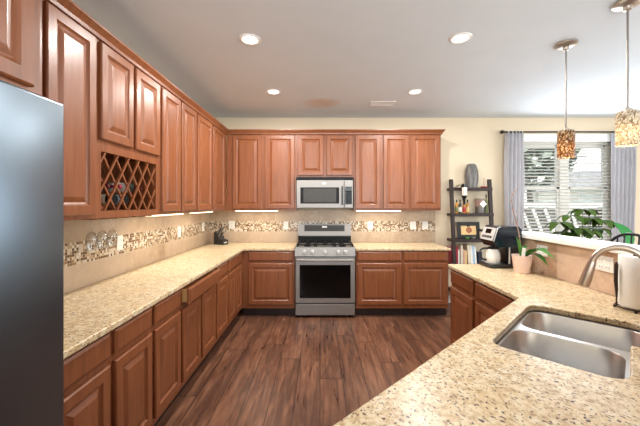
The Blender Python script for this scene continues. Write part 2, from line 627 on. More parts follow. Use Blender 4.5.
# ------------------------------------------------------------------ the setting
LX, RX, BY, FY, CZ = -1.61, 5.60, 4.63, -3.5, 2.715
CT = 0.884                                   # worktop height
struct(MB().box(LX - 0.1, RX + 0.1, FY - 0.1, BY + 0.1, -0.06, 0).build('floor', 'floor_planks'))
struct(MB().box(LX - 0.1, RX + 0.1, FY - 0.1, BY + 0.1, CZ, CZ + 0.08).build('ceiling', 'ceiling_paint'))
struct(MB().box(LX - 0.1, LX, FY - 0.1, BY + 0.1, 0, CZ).build('wall_left', 'wall_paint'))
WX0, WX1, WZ0, WZ1 = 2.93, 4.28, 0.80, 2.36   # dining window
def wall_y(name, y0, y1, holes, x0, x1):
    mb = MB()
    xs = x0
    for (a, b, c, d) in holes:
        mb.box(xs, a, y0, y1, 0, CZ)
        if c > 0: mb.box(a, b, y0, y1, 0, c)
        mb.box(a, b, y0, y1, d, CZ)
        xs = b
    mb.box(xs, x1, y0, y1, 0, CZ)
    return struct(mb.build(name, 'wall_paint'))
wall_y('wall_back', BY, BY + 0.1, [(WX0, WX1, WZ0, WZ1)], LX, RX)
wall_y('wall_front', FY - 0.1, FY, [(-1.4, 2.6, 0.1, 2.3)], LX, RX)
mb = MB()
for (a, b, c, d) in ((FY, 0.2, 0, CZ), (3.2, BY, 0, CZ), (0.2, 3.2, 2.25, CZ), (0.2, 3.2, 0, 0.12)):
    mb.box(RX, RX + 0.1, a, b, c, d)
struct(mb.build('wall_right', 'wall_paint'))
# half wall behind the sink counter, topped by the raised bar
S2 = math.sqrt(2.0)
def UV(u, v):
    return ((u + v) / S2, (u - v) / S2)
pw = [(1.80, 2.93), (1.80, UV(0, 0.13)[0] * 0 + 1.616), UV(-0.35, 0.13), UV(-0.35, 0.26), (1.93, 1.93 - 0.26 * S2), (1.93, 2.93)]
struct(prism('wall_peninsula', [pw], 0, 1.149, 'wall_paint'))
struct(prism('trim_3', [[(1.787, 2.93), (1.787, 1.62), (1.80, 1.62), (1.80, 2.93)]], CT, 1.15, 'bar_tile'))
pd = [(1.7875, 1.616), UV(-0.35, 0.1212), UV(-0.35, 0.13), (1.80, 1.616)]
struct(prism('trim_4', [pd], CT, 1.15, 'bar_tile'))
# tiled splashbacks
struct(MB().box(LX, LX + 0.012, 1.14, BY, CT, 1.362).build('trim_1', 'kitchen_tile'))
struct(MB().box(LX + 0.012, 1.69, BY - 0.012, BY, CT - 0.15, 1.362).build('trim_2', 'kitchen_tile'))
# baseboards
struct(MB().box(1.70, RX, BY - 0.014, BY, 0, 0.10, 0.003).build('baseboard_back', 'white_paint'))
struct(MB().box(RX - 0.014, RX, 3.3, BY - 0.02, 0, 0.10, 0.003).build('baseboard_right', 'white_paint'))

# dining window: one casing, two double-hung sashes
win = bpy.data.objects.new('window_1', None); COL.objects.link(win); win['kind'] = 'structure'
win.location = (0, BY, 0)
mb = MB()
mb.box(WX0, WX1, 0.02, 0.10, WZ1 - 0.04, WZ1); mb.box(WX0, WX1, 0.02, 0.10, WZ0, WZ0 + 0.04)
mb.box(WX0, WX0 + 0.04, 0.02, 0.10, WZ0, WZ1); mb.box(WX1 - 0.04, WX1, 0.02, 0.10, WZ0, WZ1)
mb.box(3.54, 3.67, 0.02, 0.10, WZ0, WZ1)
mb.build('window_frame', 'white_paint', win)
mb = MB()
for (a, b) in ((WX0 + 0.04, 3.54), (3.67, WX1 - 0.04)):
    for (c, d, yy) in ((WZ0 + 0.04, 1.70, 0.035), (1.66, WZ1 - 0.04, 0.06)):
        mb.box(a, b, yy, yy + 0.025, c, c + 0.05); mb.box(a, b, yy, yy + 0.025, d - 0.045, d)
        mb.box(a, a + 0.035, yy, yy + 0.025, c, d); mb.box(b - 0.035, b, yy, yy + 0.025, c, d)
mb.build('window_sash', 'white_paint', win)
mb = MB()
for (a, b) in ((WX0 + 0.05, 3.53), (3.68, WX1 - 0.05)):
    mb.box(a, b, 0.045, 0.05, WZ0 + 0.06, 1.68); mb.box(a, b, 0.07, 0.075, 1.69, WZ1 - 0.06)
mb.build('window_glass', 'window_glass', win)
MB().box(WX0 - 0.05, WX1 + 0.05, -0.06, 0.06, WZ0 - 0.03, WZ0, 0.005).build('window_sill', 'white_paint', win)
def open_frame(name, pts_boxes):
    m_ = MB()
    for b_ in pts_boxes: m_.box(*b_)
    return struct(m_.build(name, 'white_paint'))
open_frame('added_rear_window', [(-1.4, 2.6, FY - 0.08, FY - 0.02, 0.1, 0.16), (-1.4, 2.6, FY - 0.08, FY - 0.02, 2.24, 2.3), (-1.4, -1.34, FY - 0.08, FY - 0.02, 0.1, 2.3),
    (2.54, 2.6, FY - 0.08, FY - 0.02, 0.1, 2.3), (-0.1, -0.02, FY - 0.08, FY - 0.02, 0.1, 2.3), (1.22, 1.30, FY - 0.08, FY - 0.02, 0.1, 2.3)])  # unseen rear window, added to carry the rear fill lamp
open_frame('added_side_door', [(RX + 0.02, RX + 0.08, 0.2, 3.2, 0.12, 0.2), (RX + 0.02, RX + 0.08, 0.2, 3.2, 2.17, 2.25), (RX + 0.02, RX + 0.08, 0.2, 0.28, 0.12, 2.25),
    (RX + 0.02, RX + 0.08, 3.12, 3.2, 0.12, 2.25), (RX + 0.02, RX + 0.08, 1.66, 1.74, 0.12, 2.25)])  # unseen glazed door, added to carry the side fill lamp

# ------------------------------------------------------------------ outdoors beyond the window
struct(MB().box(-8, 22, BY + 0.15, 40, -0.5, -0.4).build('ground', 'grass'))
hs = thing('neighbour_house', 'white sided neighbour house with grey gabled garage roof seen through the blinds', 'house', (9.6, 13.0, -0.15))
mb = MB(); mb.box(-4.2, 7.5, 2.5, 9, 0, 6.2)
k_ = 0.0
while k_ < 6.1:
    mb.box(-4.2, 7.5, 2.485, 2.5, k_, k_ + 0.02); k_ += 0.2
mb.build('house_wall', 'house_siding', hs)
MB().ring_loft([[(-4.6, 2.0, 6.1), (-4.6, 9.5, 6.1), (-4.6, 5.7, 8.8)], [(7.9, 2.0, 6.1), (7.9, 9.5, 6.1), (7.9, 5.7, 8.8)]]).build('roof', 'roof_grey', hs)
MB().box(1.1, 4.7, 0.0, 2.48, 0, 2.25).build('garage_wall', 'house_siding', hs)
MB().ring_loft([[(0.6, -0.35, 2.2), (0.6, 2.48, 2.2), (1.7, 2.48, 3.05), (1.7, 0.6, 3.05)], [(5.2, -0.35, 2.2), (5.2, 2.48, 2.2), (4.3, 2.48, 3.05), (4.3, 0.6, 3.05)]]).build('garage_roof', 'roof_grey', hs)
for xx, zz in ((-3.2, 1.2), (-1.6, 1.2), (0.1, 4.0), (2.6, 4.0), (-2.6, 4.0)):
    f_ = MB().box(xx, xx + 0.9, 2.44, 2.5, zz, zz + 1.3).build('window_casing', 'white_paint', hs)
    MB().box(xx + 0.08, xx + 0.82, 2.425, 2.44, zz + 0.08, zz + 1.22).build('pane', 'silver_plastic', f_)
fn = thing('deck_fence', 'dark slatted garden fence with pale slanted braces beyond the window', 'fence', (0, 7.2, -0.4))
mb = MB()
for i in range(10):
    mb.box(2.5, 10.5, 0, 0.04, 0.12 + i * 0.165, 0.275 + i * 0.165)
mb.build('slat_panel', 'fence_dark', fn)
for xx in (2.6, 3.9, 5.2, 6.5, 7.8, 9.1, 10.4):
    MB().box(xx - 0.05, xx + 0.05, 0.04, 0.14, 0, 1.82).build('post', 'white_paint', fn)
for xx in (4.57, 4.82, 5.09, 5.66):
    MB().tube([(xx, -0.05, 1.75), (xx + 0.25, -0.05, 1.1)], 0.035, 6).build('brace', 'white_paint', fn)
MB().box(2.5, 10.5, -0.04, 0.1, 1.78, 1.86).build('top_rail', 'white_paint', fn)
tr = thing('garden_tree', 'haze-paled grey green leafy tree seen in the upper pane beside the curtain', 'tree', (7.0, 10.5, -0.4))
MB().tube([(0, 0, 0), (0.05, 0, 1.5), (-0.05, 0.1, 3.2)], [0.14, 0.11, 0.05], 8).build('trunk', 'bark', tr, True)
mb = MB()
rng = random.Random(3)
for i in range(900):
    a = rng.uniform(0, 2 * PI); rr = 1.25 * math.sqrt(rng.random()); h = rng.uniform(-1.3, 1.3)
    if rr > 1.25 * math.sqrt(max(0, 1 - (h / 1.35) ** 2)): continue
    c = Vector((rr * math.cos(a), rr * math.sin(a), 3.6 + h))
    d = Vector((rng.uniform(-1, 1), rng.uniform(-1, 1), rng.uniform(-0.6, 0.6))).normalized() * 0.2
    s = d.cross(Vector((rng.uniform(-1, 1), rng.uniform(-1, 1), 1))).normalized() * 0.11
    n_ = d.cross(s).normalized() * 0.004
    mb.ring_loft([[c - d + n_, c - d - n_, c - d - n_ * 0.5], [c + s + n_, c - s + n_, c - s - n_], [c + d + n_, c + d - n_, c + d - n_ * 0.5]])
mb.build('foliage', 'hazed_leaf', tr)
# ------------------------------------------------------------------ cabinets
def rect_ring(x0, x1, z0, z1, i, y):
    return [(x0 + i, y, z0 + i), (x1 - i, y, z0 + i), (x1 - i, y, z1 - i), (x0 + i, y, z1 - i)]
def door(parent, x0, x1, z0, z1, stile=0.058):
    mb = MB()
    mb.ring_loft([rect_ring(x0, x1, z0, z1, i, y) for i, y in ((0, -0.001), (0, -0.015), (0.006, -0.021), (stile - 0.006, -0.021), (stile + 0.002, -0.013), (stile + 0.010, -0.009))])
    d = mb.build('door', 'cherry_wood', parent)
    s = stile + 0.010
    MB().ring_loft([rect_ring(x0, x1, z0, z1, i, y) for i, y in ((s, -0.0089), (s + 0.004, -0.0098), (s + 0.026, -0.0185), (s + 0.030, -0.0195))], cap0=False).build('raised_panel', 'cherry_wood', d)
    return d
def drawer(parent, x0, x1, z0, z1, out=0.0):
    d = MB().ring_loft([rect_ring(x0, x1, z0, z1, i, y - out) for i, y in ((0, -0.001), (0, -0.014), (0.012, -0.021))]).build('drawer', 'cherry_wood', parent)
    return d
DZ, RZ = (0.164, 0.690), (0.723, 0.838)
def base_cabinet(label, loc, rz, wd, doors, drawers, depth=0.59, group=None, hollow=False, openw=None):
    t = thing('base_cabinet', label, 'cabinet', loc, rz, group)
    mb = MB()
    if hollow:
        mb.box(0, wd, 0, 0.02, 0.115, 0.853); mb.box(0, 0.018, 0.02, depth, 0.115, 0.853)
        mb.box(wd - 0.018, wd, 0.02, depth, 0.115, 0.853); mb.box(0.018, wd - 0.018, 0.02, depth, 0.115, 0.135)
    else:
        mb.box(0, wd, 0, depth, 0.115, 0.853)
    mb.build('body', 'cherry_wood', t)
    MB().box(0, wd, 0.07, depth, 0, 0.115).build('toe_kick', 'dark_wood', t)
    for a, b in doors:
        door(t, a, b, *DZ)
    for k, (a, b) in enumerate(drawers):
        o_ = openw if openw else 0.0
        d = drawer(t, a, b, RZ[0], RZ[1], o_)
        if o_:
            m2 = MB()
            m2.box(a + 0.02, a + 0.034, -o_, 0.0, RZ[0] + 0.012, RZ[1] - 0.012)
            m2.box(b - 0.034, b - 0.02, -o_, 0.0, RZ[0] + 0.012, RZ[1] - 0.012)
            m2.box(a + 0.034, b - 0.034, -o_, 0.0, RZ[0] + 0.012, RZ[0] + 0.02)
            m2.build('drawer_box', 'pale_wood', d)
    return t
UZ0, UZ1 = 1.358, 2.412
def wall_cabinet(label, loc, rz, wd, doors, z0=UZ0, z1=UZ1, depth=0.328, group=None, dz0=None):
    t = thing('wall_cabinet', label, 'cabinet', (loc[0], loc[1], z0), rz, group)
    h = z1 - z0
    mb = MB()
    mb.box(0, wd, 0, depth, 0.018, h)
    mb.box(0, wd, 0, 0.02, 0, 0.018)
    mb.box(0, 0.016, 0.02, depth, 0, 0.018); mb.box(wd - 0.016, wd, 0.02, depth, 0, 0.018)
    mb.build('body', 'cherry_wood', t)
    for a, b in doors:
        door(t, a, b, 0.024, h - 0.028)
    return t
UF = -1.282            # face of the wall cabinets on the left wall
BF = -0.998            # face of the base cabinets on the left wall
R90 = PI / 2
G_UP, G_LO = 'cherry wall cabinets round the kitchen', 'cherry base cabinets round the kitchen'
# left wall, upper row
def L(y0, y1, doors, label, **kw):
    return wall_cabinet(label, (UF, y0, 0), R90, y1 - y0, [(a - y0, b - y0) for a, b in doors], group=G_UP, **kw)
wall_cabinet('deep cherry cabinet hung above the steel refrigerator', (-1.0, 0.05, 0), R90, 1.075, [(0.03, 0.525), (0.555, 1.035)], z0=1.82, z1=2.47, depth=0.61, group=G_UP)
L(1.130, 1.797, [(1.15, 1.435), (1.458, 1.780)], 'tall cherry wall cabinet between the refrigerator and the wine rack cabinet')
L(2.508, 3.247, [(2.532, 2.860), (2.890, 3.226)], 'tall cherry two-door wall cabinet next to the wine rack cabinet')
L(3.249, 4.300, [(3.270, 3.695), (3.746, 4.180)], 'tall cherry two-door wall cabinet on the wine rack wall, over the knife block corner')
# wine rack cabinet
wc = thing('wine_rack_cabinet', 'short two-door cherry wall cabinet with a lattice wine rack below', 'cabinet', (UF, 1.799, UZ0), R90, G_UP)
WW = 0.707
mb = MB()
mb.box(0, WW, 0, 0.328, 0.44, 1.054)
mb.box(0, 0.045, 0, 0.02, 0, 0.44); mb.box(WW - 0.045, WW, 0, 0.02, 0, 0.44)
mb.box(0.045, WW - 0.045, 0, 0.02, 0, 0.045); mb.box(0.045, WW - 0.045, 0, 0.02, 0.395, 0.44)
mb.box(0, 0.016, 0.02, 0.328, 0, 0.44); mb.box(WW - 0.016, WW, 0.02, 0.328, 0, 0.44)
mb.box(0.016, WW - 0.016, 0.314, 0.328, 0.03, 0.44); mb.box(0.016, WW - 0.016, 0.02, 0.314, 0.027, 0.043)
mb.build('body', 'cherry_wood', wc)
for a, b in ((0.022, 0.338), (0.368, 0.690)):
    door(wc, a, b, 0.462, 1.026)
# lattice of crossing bars
LX0, LX1, LZ0, LZ1 = 0.045, WW - 0.045, 0.045, 0.395
def lattice(y):
    mb = MB()
    step = 0.118
    for sgn in (1, -1):
        k = -6
        while k < 12:
            c = LX0 + 0.04 + k * step
            # line x = c + sgn*(z-LZ0)*0.82, clipped to the opening
            pts = []
            for z in (LZ0, LZ1):
                pts.append((c + sgn * (z - LZ0) * 0.70, z))
            (xa, za), (xb, zb) = pts
            def clip(xl, xa, za, xb, zb):
                t = (xl - xa) / (xb - xa)
                return xl, za + t * (zb - za)
            if min(xa, xb) < LX1 and max(xa, xb) > LX0:
                P = [(xa, za), (xb, zb)]
                for i in (0, 1):
                    q = P[i]; o = P[1 - i]
                    if q[0] < LX0: P[i] = clip(LX0, q[0], q[1], o[0], o[1])
                    elif q[0] > LX1: P[i] = clip(LX1, q[0], q[1], o[0], o[1])
                (xa, za), (xb, zb) = P
                ln = math.hypot(xb - xa, zb - za)
                if ln > 0.03:
                    ang = math.atan2(zb - za, xb - xa)
                    yy = y + (0.0 if sgn > 0 else 0.011)
                    m4 = Matrix.Translation(((xa + xb) / 2, yy, (za + zb) / 2)) @ Matrix.Rotation(-ang, 4, 'Y')
                    mb.box(-ln / 2, ln / 2, 0, 0.0105, -0.006, 0.006, mat=m4)
            k += 1
    return mb
lattice(0.004).build('lattice', 'cherry_wood', wc)
lattice(0.27).build('lattice', 'cherry_wood', wc)
mb = MB()
for i in range(7):
    xx = 0.05 + i * 0.1
    mb.box(xx - 0.012, xx + 0.012, 0.03, 0.31, -0.008, 0.0); mb.box(xx - 0.004, xx + 0.004, 0.03, 0.31, 0.0, 0.027)
mb.build('glass_rail', 'cherry_wood', wc)
# back wall, upper row
BU = 4.302
def B(x0, x1, doors, label, **kw):
    return wall_cabinet(label, (x0, BU, 0), 0, x1 - x0, [(a - x0, b - x0) for a, b in doors], group=G_UP, **kw)
B(-1.275, -0.326, [(-1.190, -0.795), (-0.750, -0.345)], 'tall cherry wall cabinet from the corner to the microwave')
B(-0.324, 0.460, [(-0.300, 0.050), (0.088, 0.440)], 'short cherry cabinet above the microwave', z0=1.812)
B(0.462, 1.218, [(0.480, 0.825), (0.860, 1.205)], 'tall two-door cherry wall cabinet just past the microwave')
B(1.220, 1.648, [(1.236, 1.635)], 'single-door cherry wall cabinet at the end nearest the ladder shelf')
# crown moulding: profile swept round the corner
prof = [(0, 0), (0.016, 0.004), (0.020, 0.022), (0.040, 0.046), (0.046, 0.052), (0.046, 0.064), (0, 0.064)]
mb = MB()
def crown_ring(x, y, dx, dy):
    return [(x + dx * o, y + dy * o, UZ1 - 0.020 + z) for o, z in prof]
f1, f2 = UF - 0.001, BU - 0.001
mb.ring_loft([crown_ring(f1, 1.13, 1, 0), crown_ring(f1, f2, 1, -1), crown_ring(1.649, f2, 1, -1), crown_ring(1.649, BY, 1, 0)])
tag(mb.build('crown_molding', 'cherry_wood'), 'cherry crown molding running along the top of the wall cabinets', 'molding')

# left wall, base row
def LB(y0, y1, doors, drawers, label, **kw):
    return base_cabinet(label, (BF, y0, 0), R90, y1 - y0, [(a - y0, b - y0) for a, b in doors], [(a - y0, b - y0) for a, b in drawers], group=G_LO, **kw)
LB(1.135, 1.491, [(1.155, 1.474)], [(1.155, 1.474)], 'base cabinet beside the refrigerator, half hidden by it')
LB(1.493, 1.859, [(1.511, 1.842)], [(1.511, 1.842)], 'narrow base cabinet under the worktop, second from the refrigerator')
LB(1.861, 2.239, [(1.876, 2.218)], [(1.876, 2.218)], 'narrow base cabinet just before the one with the open drawer')
LB(2.241, 2.985, [(2.254, 2.590), (2.630, 2.966)], [(2.254, 2.966)], 'wide two-door base cabinet with its drawer left slightly open', openw=0.045)
LB(2.987, 3.381, [(3.004, 3.362)], [(3.004, 3.362)], 'narrow base cabinet just past the one with the open drawer')
LB(3.383, 4.020, [(3.394, 3.665), (3.690, 3.955)], [(3.394, 3.955)], 'two-door base cabinet in the corner below the knife block')
# back wall, base row
BB = 4.022
def BBc(x0, x1, doors, drawers, label, **kw):
    return base_cabinet(label, (x0, BB, 0), 0, x1 - x0, [(a - x0, b - x0) for a, b in doors], [(a - x0, b - x0) for a, b in drawers], group=G_LO, **kw)
BBc(-0.996, -0.324, [(-0.912, -0.345)], [(-0.912, -0.345)], 'single-door base cabinet between the corner and the range')
BBc(0.456, 1.048, [(0.474, 1.030)], [(0.474, 1.030)], 'single-door base cabinet touching the range on the ladder shelf side')
BBc(1.050, 1.640, [(1.068, 1.620)], [(1.068, 1.620)], 'single-door base cabinet at the end of the back row by the ladder shelf')
# peninsula: straight run facing the room, then the diagonal run under the sink
def PB(y0, y1, doors, label):
    return base_cabinet(label, (1.222, y1, 0), -R90, y1 - y0, [(y1 - b, y1 - a) for a, b in doors], [(y1 - b, y1 - a) for a, b in doors], depth=0.555, group=G_LO)
PB(2.464, 2.925, [(2.490, 2.905)], 'peninsula base cabinet under the coffee maker')
PB(1.960, 2.462, [(1.985, 2.440)], 'peninsula base cabinet at the inner corner of the sink counter')
def DG(u1, wd, doors, label, hollow):
    x, y = UV(u1, -0.486)
    return base_cabinet(label, (x, y, 0), -3 * PI / 4, wd, doors, doors, depth=0.59, group=G_LO, hollow=hollow)
DG(2.11, 0.80, [(0.02, 0.385), (0.415, 0.78)], 'diagonal base cabinet below the sink', True)
DG(1.30, 0.80, [(0.02, 0.385), (0.415, 0.78)], 'diagonal base cabinet beside the sink base, under the front counter', False)
DG(0.49, 0.80, [(0.02, 0.385), (0.415, 0.78)], 'diagonal base cabinet at the free end of the front counter', False)

# ------------------------------------------------------------------ granite worktops
CB = CT - 0.031
lo = [(LX + 0.013, 1.135), (-0.965, 1.135), (-0.965, 3.99), (-0.325, 3.99), (-0.325, BY - 0.013), (LX + 0.013, BY - 0.013)]
tag(prism('granite_worktop', [rounded(lo, [0, 0.01, 0.02, 0, 0, 0])], CB, CT, 'granite', bev=0.007), 'speckled beige granite worktop running from the refrigerator round to the range', 'worktop', 'granite worktops')
lo = [(0.457, 3.99), (1.662, 3.99), (1.662, BY - 0.013), (0.457, BY - 0.013)]
tag(prism('granite_worktop', [rounded(lo, [0, 0.01, 0, 0])], CB, CT, 'granite', bev=0.007), 'short speckled beige granite worktop between the range and the ladder shelf', 'worktop', 'granite worktops')
hole = [UV(u, v) for u, v in ((1.375, -0.414), (2.085, -0.414), (2.085, 0.052), (1.752, 0.052), (1.752, -0.012), (1.375, -0.012))]
hole = rounded(hole, [0.07, 0.08, 0.09, 0.035, 0.015, 0.08], 8)
out = [(1.192, 2.945), (1.192, 1.889), UV(-0.40, -0.570), UV(-0.40, 0.1195), (1.7855, 1.7855 - 0.1195 * S2), (1.7855, 2.945)]
tag(prism('granite_worktop', [rounded(out, [0.02, 0.02, 0.02, 0.0, 0, 0]), hole], CB, CT, 'granite', bev=0.007), 'angled speckled beige granite sink worktop in the front of the kitchen', 'worktop', 'granite worktops')
# white raised bar on the half wall
bl = [(1.752, 2.95), (1.752, 1.752 - 0.115), UV(-0.36, 0.09), UV(-0.36, 0.30), (1.985, 1.985 - 0.30 * S2), (1.985, 2.95)]
tag(prism('bar_ledge', [rounded(bl, [0.01, 0, 0, 0, 0, 0.02])], 1.150, 1.188, 'white_paint', bev=0.006), 'white raised bar ledge on the tiled half wall behind the sink', 'ledge')

# ------------------------------------------------------------------ sink
sk = thing('kitchen_sink', 'stainless double bowl sink set under the granite worktop', 'sink', (0, 0, 0))
def uvloop(u0, u1, v0, v1, r, z, n=6):
    p = rounded([(u0, v0), (u1, v0), (u1, v1), (u0, v1)], r, n)
    return [(*UV(u, v), z) for u, v in p]
b1 = (1.388, 1.728, -0.402, -0.024)
b2 = (1.758, 2.073, -0.402, 0.040)
rim_out = [UV(u, v) for u, v in ((1.352, -0.436), (2.107, -0.436), (2.107, 0.074), (1.73, 0.074), (1.73, 0.012), (1.352, 0.012))]
def rl(b, r): return [p[:2] for p in uvloop(*b, r, 0)]
prism('rim', [rounded(rim_out, [0.06, 0.06, 0.06, 0.02, 0.02, 0.06]), rl(b1, 0.085), rl(b2, 0.085)], CB - 0.006, CB - 0.001, 'sink_steel', sk)
for b, dp in ((b1, 0.185), (b2, 0.215)):
    u0, u1, v0, v1 = b
    rings = []
    zt = CB - 0.0012
    for i, dz, r in ((0.0, 0, 0.085), (0.003, 0.006, 0.085), (0.008, dp - 0.05, 0.085), (0.014, dp - 0.022, 0.085), (0.03, dp - 0.006, 0.08), (0.055, dp, 0.07)):
        rings.append(uvloop(u0 + i, u1 - i, v0 + i, v1 - i, r, zt - dz, 8))
    cu_, cv_ = (u0 + u1) / 2, (v0 + v1) / 2
    mb = MB().ring_loft(rings, cap0=False, cap1=True)
    bw = mb.build('bowl', 'sink_steel', sk, True)
    x, y = UV(cu_, cv_)
    MB().lathe([(0.001, 0.004), (0.030, 0.004), (0.036, 0.007), (0.056, 0.004), (0.056, 0.0)], (x, y, zt - dp), 20, False, False).build('drain', 'stainless', bw, True)

# ------------------------------------------------------------------ faucet
fu, fv = 1.62, 0.040
fx, fy = UV(fu, fv)
fa = thing('kitchen_faucet', 'brushed nickel gooseneck faucet with pull-down spray head over the sink', 'faucet', (fx, fy, CT))
nd = Vector((-1, 1, 0)) / S2                 # direction of the spout, across the sink
MB().lathe([(0.030, 0.0), (0.030, 0.008), (0.024, 0.014), (0.022, 0.10), (0.0155, 0.115)], n=20).build('base', 'brushed_nickel', fa, True)
R_ = 0.080; zc = 0.316
path = [Vector((0, 0, 0.11)), Vector((0, 0, 0.2)), Vector((0, 0, 0.29))]
for i in range(0, 15):
    a = PI * i / 14 * 0.95
    path.append(nd * (R_ * (1 - math.cos(a))) + Vector((0, 0, zc + R_ * math.sin(a))))
MB().tube(path, 0.0115, 12).build('spout', 'brushed_nickel', fa, True)
e = path[-1]; d_ = (path[-1] - path[-2]).normalized()
hd = [e - d_ * 0.005, e + d_ * 0.02, e + d_ * 0.070, e + d_ * 0.095]
MB().tube(hd, [0.0135, 0.0155, 0.019, 0.0175], 14).build('spray_head', 'brushed_nickel', fa, True)
MB().tube([Vector((0.018, 0.018, 0.07)), Vector((0.05, 0.05, 0.085)), Vector((0.085, 0.085, 0.12))], [0.010, 0.008, 0.006], 8).build('lever', 'brushed_nickel', fa, True)

# ------------------------------------------------------------------ refrigerator
fr = thing('refrigerator', 'tall stainless steel refrigerator at the edge of the kitchen beside the worktop', 'refrigerator', (-1.595, 0.052, 0))
MB().box(0, 0.72, 0, 0.915, 0.02, 1.735, 0.004).build('body', 'silver_plastic', fr)
MB().box(0.02, 0.70, 0.02, 0.895, 0, 0.02).build('foot_base', 'dark_plastic', fr)
for a, b in ((0.002, 0.454), (0.460, 0.913)):
    d = MB().box(0.735, 0.815, a, b, 0.66, 1.748, 0.010, 3).build('door', 'fridge_steel', fr, True)
    hx = 0.42 if a < 0.3 else 0.49
    MB().tube([(0.815, hx, 0.80), (0.862, hx, 0.82), (0.862, hx, 1.55), (0.815, hx, 1.57)], 0.012, 10).build('handle', 'stainless', d, True)
d = MB().box(0.735, 0.815, 0.002, 0.913, 0.09, 0.65, 0.010, 3).build('freezer_drawer', 'fridge_steel', fr, True)
MB().tube([(0.815, 0.10, 0.58), (0.862, 0.12, 0.58), (0.862, 0.79, 0.58), (0.815, 0.81, 0.58)], 0.012, 10).build('handle', 'stainless', d, True)
mb = MB(); mb.box(0.72, 0.735, 0.01, 0.905, 0.08, 1.73)
mb.build('gasket', 'dark_plastic', fr)

# ------------------------------------------------------------------ range
rg = thing('gas_range', 'freestanding stainless gas range with black oven window between the base cabinets', 'range', (-0.316, 3.985, 0))
W_ = 0.762
MB().box(0.003, W_ - 0.003, 0.04, 0.625, 0.03, 0.865).build('body', 'stainless', rg)
for xx in (0.04, W_ - 0.07):
    for yy in (0.06, 0.57):
        MB().lathe([(0.014, 0), (0.014, 0.03)], (xx + 0.015, yy, 0), 10).build('foot', 'dark_plastic', rg)
MB().box(0.004, W_ - 0.004, 0.005, 0.04, 0.035, 0.178, 0.006).build('drawer', 'stainless', rg)
od = MB().box(0.004, W_ - 0.004, 0.0, 0.04, 0.190, 0.775, 0.006).build('oven_door', 'stainless', rg)
MB().box(0.058, W_ - 0.058, -0.003, 0.004, 0.255, 0.675, 0.002).build('window', 'black_glass', od)
mb = MB(); mb.tube([(0.03, -0.048, 0.742), (W_ - 0.03, -0.048, 0.742)], 0.013, 12)
mb.tube([(0.06, 0.002, 0.742), (0.06, -0.048, 0.742)], 0.010, 8); mb.tube([(W_ - 0.06, 0.002, 0.742), (W_ - 0.06, -0.048, 0.742)], 0.010, 8)
mb.build('handle', 'stainless', od, True)
MB().ring_loft([[(0.0, -0.018, 0.788), (0.0, 0.05, 0.788), (0.0, 0.05, 0.898), (0.0, 0.0, 0.898)], [(W_, -0.018, 0.788), (W_, 0.05, 0.788), (W_, 0.05, 0.898), (W_, 0.0, 0.898)]]).build('control_panel', 'stainless', rg)
for xx in (0.122, 0.218, 0.381, 0.544, 0.640):
    kb = MB().lathe([(0.020, 0.0), (0.026, 0.006), (0.024, 0.018), (0.021, 0.034), (0.001, 0.036)], (0, 0, 0), 16, False, False, Matrix.Rotation(PI / 2, 4, 'X')).build('knob', 'silver_plastic', rg, True, (xx, -0.008, 0.842))
    MB().box(-0.003, 0.003, -0.040, -0.034, -0.018, 0.018).build('grip', 'silver_plastic', kb)
MB().box(0.002, W_ - 0.002, 0.03, 0.56, 0.866, 0.892, 0.004).build('cooktop', 'stainless', rg)
for cx_, cy_, r in ((0.15, 0.16, 0.045), (0.15, 0.42, 0.036), (0.381, 0.29, 0.05), (0.612, 0.16, 0.05), (0.612, 0.42, 0.036)):
    MB().lathe([(r, 0), (r, 0.010), (r * 0.75, 0.012), (r * 0.75, 0.020), (0.001, 0.022)], (cx_, cy_, 0.892), 18, True, False).build('burner', 'black_iron', rg, True)
for gx0, gx1 in ((0.02, 0.258), (0.262, 0.500), (0.504, 0.742)):
    mb = MB(); zz = 0.918
    for yy in (0.05, 0.29, 0.53):
        mb.box(gx0, gx1, yy - 0.007, yy + 0.007, zz, zz + 0.014)
    for xx in (gx0 + 0.007, (gx0 + gx1) / 2, gx1 - 0.007):
        mb.box(xx - 0.007, xx + 0.007, 0.05, 0.53, zz, zz + 0.014)
    for xx in (gx0 + 0.01, gx1 - 0.01):
        for yy in (0.055, 0.525):
            mb.box(xx - 0.008, xx + 0.008, yy - 0.008, yy + 0.008, 0.892, zz)
    mb.build('grate', 'black_iron', rg)
bgd = MB().ring_loft([[(0.0, 0.566, 0.866), (0.0, 0.628, 0.866), (0.0, 0.628, 1.158), (0.0, 0.592, 1.158), (0.0, 0.560, 1.000)], [(W_, 0.566, 0.866), (W_, 0.628, 0.866), (W_, 0.628, 1.158), (W_, 0.592, 1.158), (W_, 0.560, 1.000)]]).build('backguard', 'stainless', rg)
def on_guard(x0, x1, t0, t1, o):
    def q(x, t, oo):
        y = 0.560 + 0.032 * t - oo; z = 1.000 + 0.158 * t
        return (x, y, z)
    return MB().ring_loft([[q(x0, t0, 0), q(x1, t0, 0), q(x1, t1, 0), q(x0, t1, 0)], [q(x0, t0, o), q(x1, t0, o), q(x1, t1, o), q(x0, t1, o)]])
on_guard(0.09, 0.672, 0.34, 0.88, 0.003).build('display', 'grey_glass', bgd)
on_guard(0.345, 0.417, 0.66, 0.80, 0.005).build('badge', 'white_plastic', bgd)
MB().box(0.0, W_, 0.5605, 0.567, 0.893, 0.985).build('vent_strip', 'black_iron', rg)

